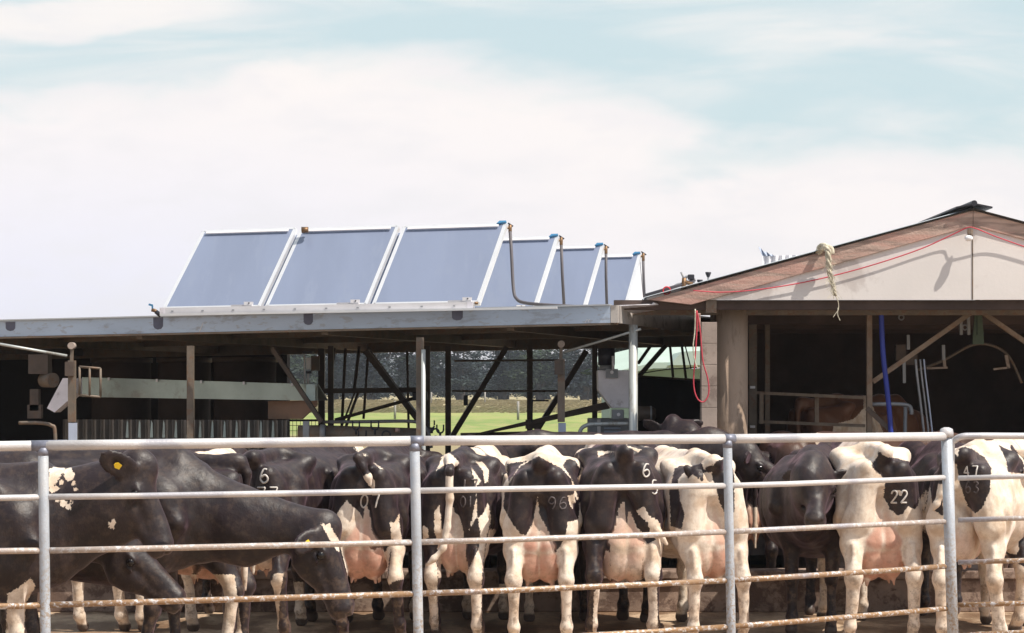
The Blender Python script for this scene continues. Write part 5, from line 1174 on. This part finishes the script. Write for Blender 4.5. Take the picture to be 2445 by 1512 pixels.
# I white cow behind third post
pos, yaw, sc = rear(1706, YR - .1, R(10), 1.03)
make_cow('dairy_cow', 'mostly white cow with short curled tail and pink rear, behind the third fence post', dict(udder=(-.01, .52, 1.05), belly=1.14, hind=((-.02, .05), (.05, -.02)), tail=[(0, -.03, 1.37)] + tl([(1690, 1110), (1660, 1122), (1645, 1128), (1640, 1118)]), tail_white=.45, tail_inv=True, switch=False), pos, yaw, sc, 'white',
         [Z3(q) for q in ([(830, 320), (880, 300), (920, 310), (900, 350), (850, 400), (870, 560), (900, 650), (880, 760), (800, 740), (790, 480)], [(925, 300), (1010, 330), (1020, 380), (1000, 400), (940, 350)], [(1130, 270), (1190, 250), (1240, 280), (1260, 380), (1260, 640), (1190, 640), (1150, 560), (1130, 450), (1150, 400), (1110, 300)], [(1010, 330), (1100, 295), (1140, 330), (1160, 420), (1110, 430), (1095, 350), (1040, 350), (1030, 420), (1010, 400)], [(1290, 210), (1340, 230), (1365, 330), (1350, 370), (1335, 400), (1290, 330), (1250, 260)])],
         h=.014, seed=12, tag=None)
# M cow 22
pos, yaw, sc = rear(2112, YR - .1, R(2), 1.09)
make_cow('dairy_cow', 'mostly white cow with a black rump patch branded 22 and a full pink udder', dict(stance=1.14, udder=(-.005, .48, 1.2), hind=((-.03, 0), (.0, .0)), tail=[(0, -.03, 1.37)] + tl([(2098, 1100), (2118, 1125), (2140, 1155), (2158, 1188), (2164, 1205)]), tail_white=.62, belly=.92), pos, yaw, sc, 'white',
         [ZR(q) for q in ([(680, 195), (740, 240), (800, 245), (900, 270), (980, 330), (990, 450), (970, 590), (940, 620), (900, 590), (860, 650), (820, 662), (740, 600), (720, 520), (730, 420), (700, 370), (650, 330), (630, 300), (680, 230)],)],
         h=.014, brands=[('22', *ZR([(775, 482)])[0], 16, 29, -.05, 'brand', .007)], seed=14)
# N cow 47
pos, yaw, sc = rear(2300, YR - .3, R(-24), 1.08)
make_cow('dairy_cow', 'white cow with a large black patch branded 47 behind the gate', dict(udder=(-.08, .62, .8), udder_pink=.5, hind=((.02, 0), (.06, .0)), tail=[(0, -.03, 1.37)] + tl([(2255, 1110), (2246, 1180), (2236, 1205), (2228, 1218)], YR - .35), tail_white=.6, belly=1.05), pos, yaw, sc, 'white',
         [ZR(q) for q in ([(1040, 250), (1100, 180), (1140, 190), (1145, 440), (1150, 670), (1080, 620), (1060, 480), (1030, 330)], [(1265, 175), (1300, 165), (1350, 175), (1450, 240), (1500, 320), (1490, 480), (1430, 610), (1380, 645), (1330, 600), (1270, 430), (1250, 300)], [(1550, 150), (1640, 150), (1735, 250), (1735, 360), (1620, 350), (1600, 250)])],
         h=.014, brands=[('47', *ZR([(1298, 305)])[0], 14, 25, 0, 'brand', .006), ('63', *ZR([(1312, 415)])[0], 13, 27, 0, 'brandfaint', .006)], seed=15, keep=(.9, 1.3))
# O right edge
pos, yaw, sc = rear(2485, YR + .5, R(18), 1.05)
make_cow('dairy_cow', 'black and white cow cut off by the right edge of the photo', dict(udder=(0, .6, .9)), pos, yaw, sc, 'black', [ZR(q) for q in ([(1640, 140), (1760, 180), (1800, 260), (1720, 250)], [(1560, 690), (1680, 760), (1700, 900), (1680, 950), (1540, 900)], [(1680, 1000), (1760, 1050), (1760, 1600), (1600, 1600), (1600, 1050)])], h=.017, seed=21)
# D black cow 6 77
pos, yaw, sc = rear(604, YR - .1, R(-16), 1.06)
make_cow('dairy_cow', 'black cow seen from behind with brands 6 and 77, partly hidden by a lowered head', dict(udder=(-.02, .56, .95), udder_pink=.5, hind=((-.02, 0), (.05, 0)), belly=1.12, tail=[(0, -.03, 1.37)] + tl([(585, 1100), (592, 1150), (600, 1210), (606, 1290), (605, 1370)]), tail_white=.9), pos, yaw, sc, 'black',
         [ZD(q) for q in ([(620, 1060), (690, 1060), (660, 1230), (640, 1700), (520, 1700), (525, 1180), (580, 1160)],)], h=.015, brands=[('6', *ZD([(512, 278)])[0], 20, 33, 0, 'brand', .0085), ('77', *ZD([(490, 415)])[0], 20, 32, 0, 'brand', .006)], seed=17)

# front three heads in profile, facing right
def profile(px_w, Y, sc): return (pxX(px_w, Y) - 1.5 * sc, Y), R(-90), sc
# C
pos, yaw, sc = profile(395, 14.45, 1.085)
pl = L2(768, 1250, 14.3, pos, yaw, sc) 
make_cow('dairy_cow', 'black cow in profile with a white blaze, head lowered beside cow 07', dict(poll=pl, face=(0.03, .37, -1.0), head_up=(0, 1, .2), head_col='black', keep_head=True, neck_r=1.18, neckmid=((pl[0]) * .5, 2.02, .95), udder=(0, .6, 0), keep_all=True, ear_dir=(.55, -.75, .25), head_scale=1.12, fore=((.02, .05), (.0, -.12))), pos, yaw, sc, 'black',
         [Z4(q) for q in ([(125, 650), (170, 665), (200, 655), (245, 740), (285, 800), (285, 880), (240, 850), (180, 740)],)] + [ZD(q) for q in ([(40, 1050), (130, 1045), (155, 1140), (215, 1130), (330, 1150), (360, 1200), (360, 1700), (-60, 1700), (-10, 1250), (-20, 1130), (60, 1125), (75, 1090)],)], h=.014, seed=31, tag=[(1, 'tagyellow', .03)], group='black cows turned sideways at the left of the fence')
# A
pos, yaw, sc = profile(55, 13.08, 1.04)
pl = L2(326, 1104, 13.0, pos, yaw, sc)
make_cow('dairy_cow', 'black cow in profile with a yellow ear tag and a white shoulder patch, far left', dict(poll=pl, face=(0.02, .42, -1.0), head_up=(0, 1, .4), neck_r=1.3, neckmid=(pl[0] * .5, 2.0, 1.20), keep_head=True, udder=(0, .6, 0), keep_all=True, ear_dir=(.45, -.45, -.65), ear_size=1.25, head_scale=1.06), pos, yaw, sc, 'black',
         [ZA(q) for q in ([(880, 620), (905, 615), (890, 710), (850, 690)], [(60, 1200), (110, 1180), (240, 1080), (280, 1140), (200, 1280), (170, 1800), (30, 1800)])] + [ZA([(x + 1.35 * r * math.cos(t) * k, y + 1.35 * r * math.sin(t) * k2) for t, k, k2 in [(j, random.uniform(.6, 1.3), random.uniform(.6, 1.3)) for j in range(6)]]) for x, y, r in ((430, 260, 46), (480, 235, 28), (400, 320, 36), (540, 270, 36), (420, 380, 28), (575, 340, 18), (590, 385, 14), (500, 500, 26), (540, 520, 22), (560, 480, 14), (480, 330, 16), (860, 665, 14), (450, 470, 14))], h=.014, seed=33, tag=[(1, 'tagyellow', .038)], group='black cows turned sideways at the left of the fence')
# B
pos, yaw, sc = profile(35, 13.85, 1.08)
pl = L2(284, 1272, 13.85, pos, yaw, sc)
make_cow('dairy_cow', 'black cow with a low muzzle poking out beneath the jaw of the tagged cow', dict(poll=pl, face=(-.04, .85, -.83), head_up=(0, .9, .6), neckmid=(pl[0] * .5, 2.0, 1.0), udder=(0, .6, 0), keep_all=True, head_scale=1.1, ear=(-.2, .4), keep_head=True), pos, yaw, sc, 'black',
         [ZA(q) for q in ([(60, 1200), (110, 1180), (240, 1080), (280, 1140), (200, 1280), (170, 1800), (30, 1800)],)], h=.014, seed=34, group='black cows turned sideways at the left of the fence')
# S behind A and C
pos, yaw, sc = (pxX(70, 15.2) + 1.5, 15.2), R(90), 1.06
make_cow('dairy_cow', 'black cow standing sideways behind the two left heads, sun highlight coloured white on its back', dict(poll=(0, 2.3, .8), face=(0, .3, -1), neckmid=(0, 1.95, 1.0), udder=(0, .6, 1.0), fore=((0, .1), (0, -.1))), pos, yaw, sc, 'black', [[(295, 1070), (310, 1078), (300, 1086)], [(318, 1070), (395, 1070), (408, 1086), (350, 1082)], [(120, 1372), (560, 1372), (600, 1700), (100, 1700)]], h=.018, seed=35, keep=(5, 6), group='black cows turned sideways at the left of the fence')  # the two small white polygons paint a sun highlight along the back
# more bodies to the left behind
pos, yaw, sc = rear(235, 16.9, R(-20), 1.02)
make_cow('dairy_cow', 'cow glimpsed from behind at the left, white hind legs visible under the front cows', dict(udder=(0, .6, .8)), pos, yaw, sc, 'black', [[(150, 1380), (350, 1380), (350, 1700), (150, 1700)]], h=.019, seed=41)
pos, yaw, sc = rear(395, 16.9, R(-10), 1.0)
make_cow('dairy_cow', 'cow glimpsed between the left heads with brown and white legs below', dict(udder=(0, .6, .8)), pos, yaw, sc, 'white', [[(300, 900), (500, 900), (500, 1330), (300, 1330)], [(395, 1400), (440, 1400), (430, 1475), (400, 1470)]], h=.019, seed=42)
pos, yaw, sc = rear(755, 17.3, R(-5), 1.0)
make_cow('dairy_cow', 'dark cow between cows 77 and 07, mostly hidden, brownish legs', dict(udder=(0, .6, 0)), pos, yaw, sc, 'black', [[(700, 1390), (840, 1390), (840, 1700), (700, 1700)]], h=.019, seed=43)
for px_, Y_, sd_, lb_ in ((985, 19.2, 71, 'dark cow beyond the kerb, seen between cows 07 and 17'), (1800, 19.3, 72, 'dark cow beyond the kerb, seen right of the white cow behind the third post'), (1262, 19.4, 73, 'dark cow beyond the kerb, hidden behind the white arched rump')):
    pos, yaw, sc = rear(px_, Y_, R(4), 1.0)
    make_cow('dairy_cow', lb_, dict(udder=(0, .6, .6), solid=True), pos, yaw, sc, 'black', [], h=.02, seed=sd_)
# Q facing camera behind F and G
def facing(px, Y, yaw_off=0.0, sc=1.0): return (pxX(px, Y), Y), R(180) + yaw_off, sc
pos, yaw, sc = facing(1200, 20.9, R(0), 1.04)
pl = L2(1196, 1140, 18.45, pos, yaw, sc)
make_cow('dairy_cow', 'white eared black cow between cow 17 and the white arched rump', dict(poll=pl, face=(.05, .7, -.75), neckmid=(pl[0] * .5, 2.0, 1.15), udder=(0, .6, 0), keep_all=True, keep_head=True), pos, yaw, sc, 'black', [Z4(q) for q in ([(1440, 225), (1560, 215), (1570, 260), (1500, 295), (1460, 285)],)], h=.018, seed=45)
# U black cow between G and H head low
pos, yaw, sc = facing(1400, 20.9, R(-3), 1.0)
pl = L2(1400, 1345, 18.0, pos, yaw, sc)
make_cow('dairy_cow', 'black cow hanging its head near the ground just left of cow 6', dict(solid=True, poll=pl, face=(-.05, .25, -1.0), head_up=(0, 1, 0), neckmid=(pl[0] * .5, 2.2, 1.0), udder=(0, .6, 0), keep_all=True), pos, yaw, sc, 'black', [], h=.018, seed=46)
# K black cow facing, head down
pos, yaw, sc = facing(1990, 18.3, R(-15), 1.05)
pl = L2(1955, 1118, 16.35, pos, yaw, sc)
make_cow('dairy_cow', 'solid black cow facing the fence head on, left of cow 22', dict(solid=True, poll=pl, face=(-.05, 1.0, -.72), neck_r=1.3, neckmid=(pl[0] * .5, 1.95, 1.17), udder=(0, .6, 0), keep_all=True, belly=1.3, ear=(-.3, .15), head_scale=1.1), pos, yaw, sc, 'black', [], h=.016, seed=47)
# J black head in profile behind the white cow
pos, yaw, sc = profile(1560, 18.95, 1.10)
pl = L2(1778, 1078, 18.8, pos, yaw, sc)
make_cow('dairy_cow', 'black cow head in profile looking right behind the third fence post, pale muzzle', dict(poll=pl, face=(0, 1.0, -.60), neckmid=(pl[0] * .5, 1.95, 1.28), udder=(0, .6, 0), solid=True, keep_all=True, muzzle=.6), pos, yaw, sc, 'black', [], h=.016, seed=49)
# L brown and white behind
pos, yaw, sc = (pxX(2150, 19.7) + 1.0, 19.7), R(80), 1.08
pl = L2(1893, 1080, 19.5, pos, yaw, sc)
make_cow('dairy_cow', 'brownish spotted cow with a round pale ear tag behind the black heads', dict(poll=pl, face=(0, .8, -.8), neckmid=(0, 1.95, 1.25), udder=(0, .6, 0)), pos, yaw, sc, 'black', [[(1935, 1030), (1990, 1040), (2050, 1050), (2090, 1040), (2080, 1070), (2010, 1066), (1990, 1080), (1950, 1065)]], h=.018, seed=50, brown=.3, tag=[(1, 'tagwhite', .05), (-1, 'tagwhite', .05)], keep=(5, 6))
# R raised head behind cow 6
pos, yaw, sc = facing(1640, 21.2, R(0), 1.06)
pl = L2(1606, 1012, 19.2, pos, yaw, sc)
make_cow('dairy_cow', 'dark cow with its ears raised above the top rail behind cow 6', dict(poll=pl, face=(.1, .8, -.65), neckmid=(pl[0] * .5, 1.95, 1.4), udder=(0, .6, 0), ear=(.3, .2), keep_all=True), pos, yaw, sc, 'black', [[(1660, 1050), (1700, 1005), (1710, 1030), (1690, 1060)]], h=.018, seed=51, z0=.0)
# P barn cow
pos, yaw, sc = (pxX(1915, 22.0), 22.0), R(-48), 1.0
make_cow('dairy_cow', 'brown and white cow standing inside the dark barn behind the rusty rails', dict(poll=(0, 2.3, .9), face=(0, .5, -1), udder=(0, .6, .8), keep_all=True, head_col='white'), pos, yaw, sc, 'black', [[(2030, 905), (2062, 935), (2062, 975), (2040, 1000), (1990, 1014), (1985, 1060), (2120, 1060), (2100, 1010), (2080, 960), (2078, 920)]], h=.02, seed=52, brown=.8, z0=.47, group='cows inside the barn')

# ------------------------------------------------------------------ the air between the yard and the far trees
hm = bpy.data.materials.new('haze_air'); hm.use_nodes = True; ht = hm.node_tree; ht.nodes.clear()
ho_ = ht.nodes.new('ShaderNodeOutputMaterial'); hv = ht.nodes.new('ShaderNodeVolumePrincipled')
hv.inputs['Color'].default_value = (.86, .91, 1.0, 1); hv.inputs['Density'].default_value = .0004; hv.inputs['Anisotropy'].default_value = .2
ht.links.new(hv.outputs[0], ho_.inputs['Volume']); M['haze'] = hm
o = MB().box((0, 2300, 9), (7400, 6600, 22)).build('haze', 'haze', None); o['kind'] = 'stuff'; o['label'] = 'thin pale haze over the paddock'; o['category'] = 'haze'
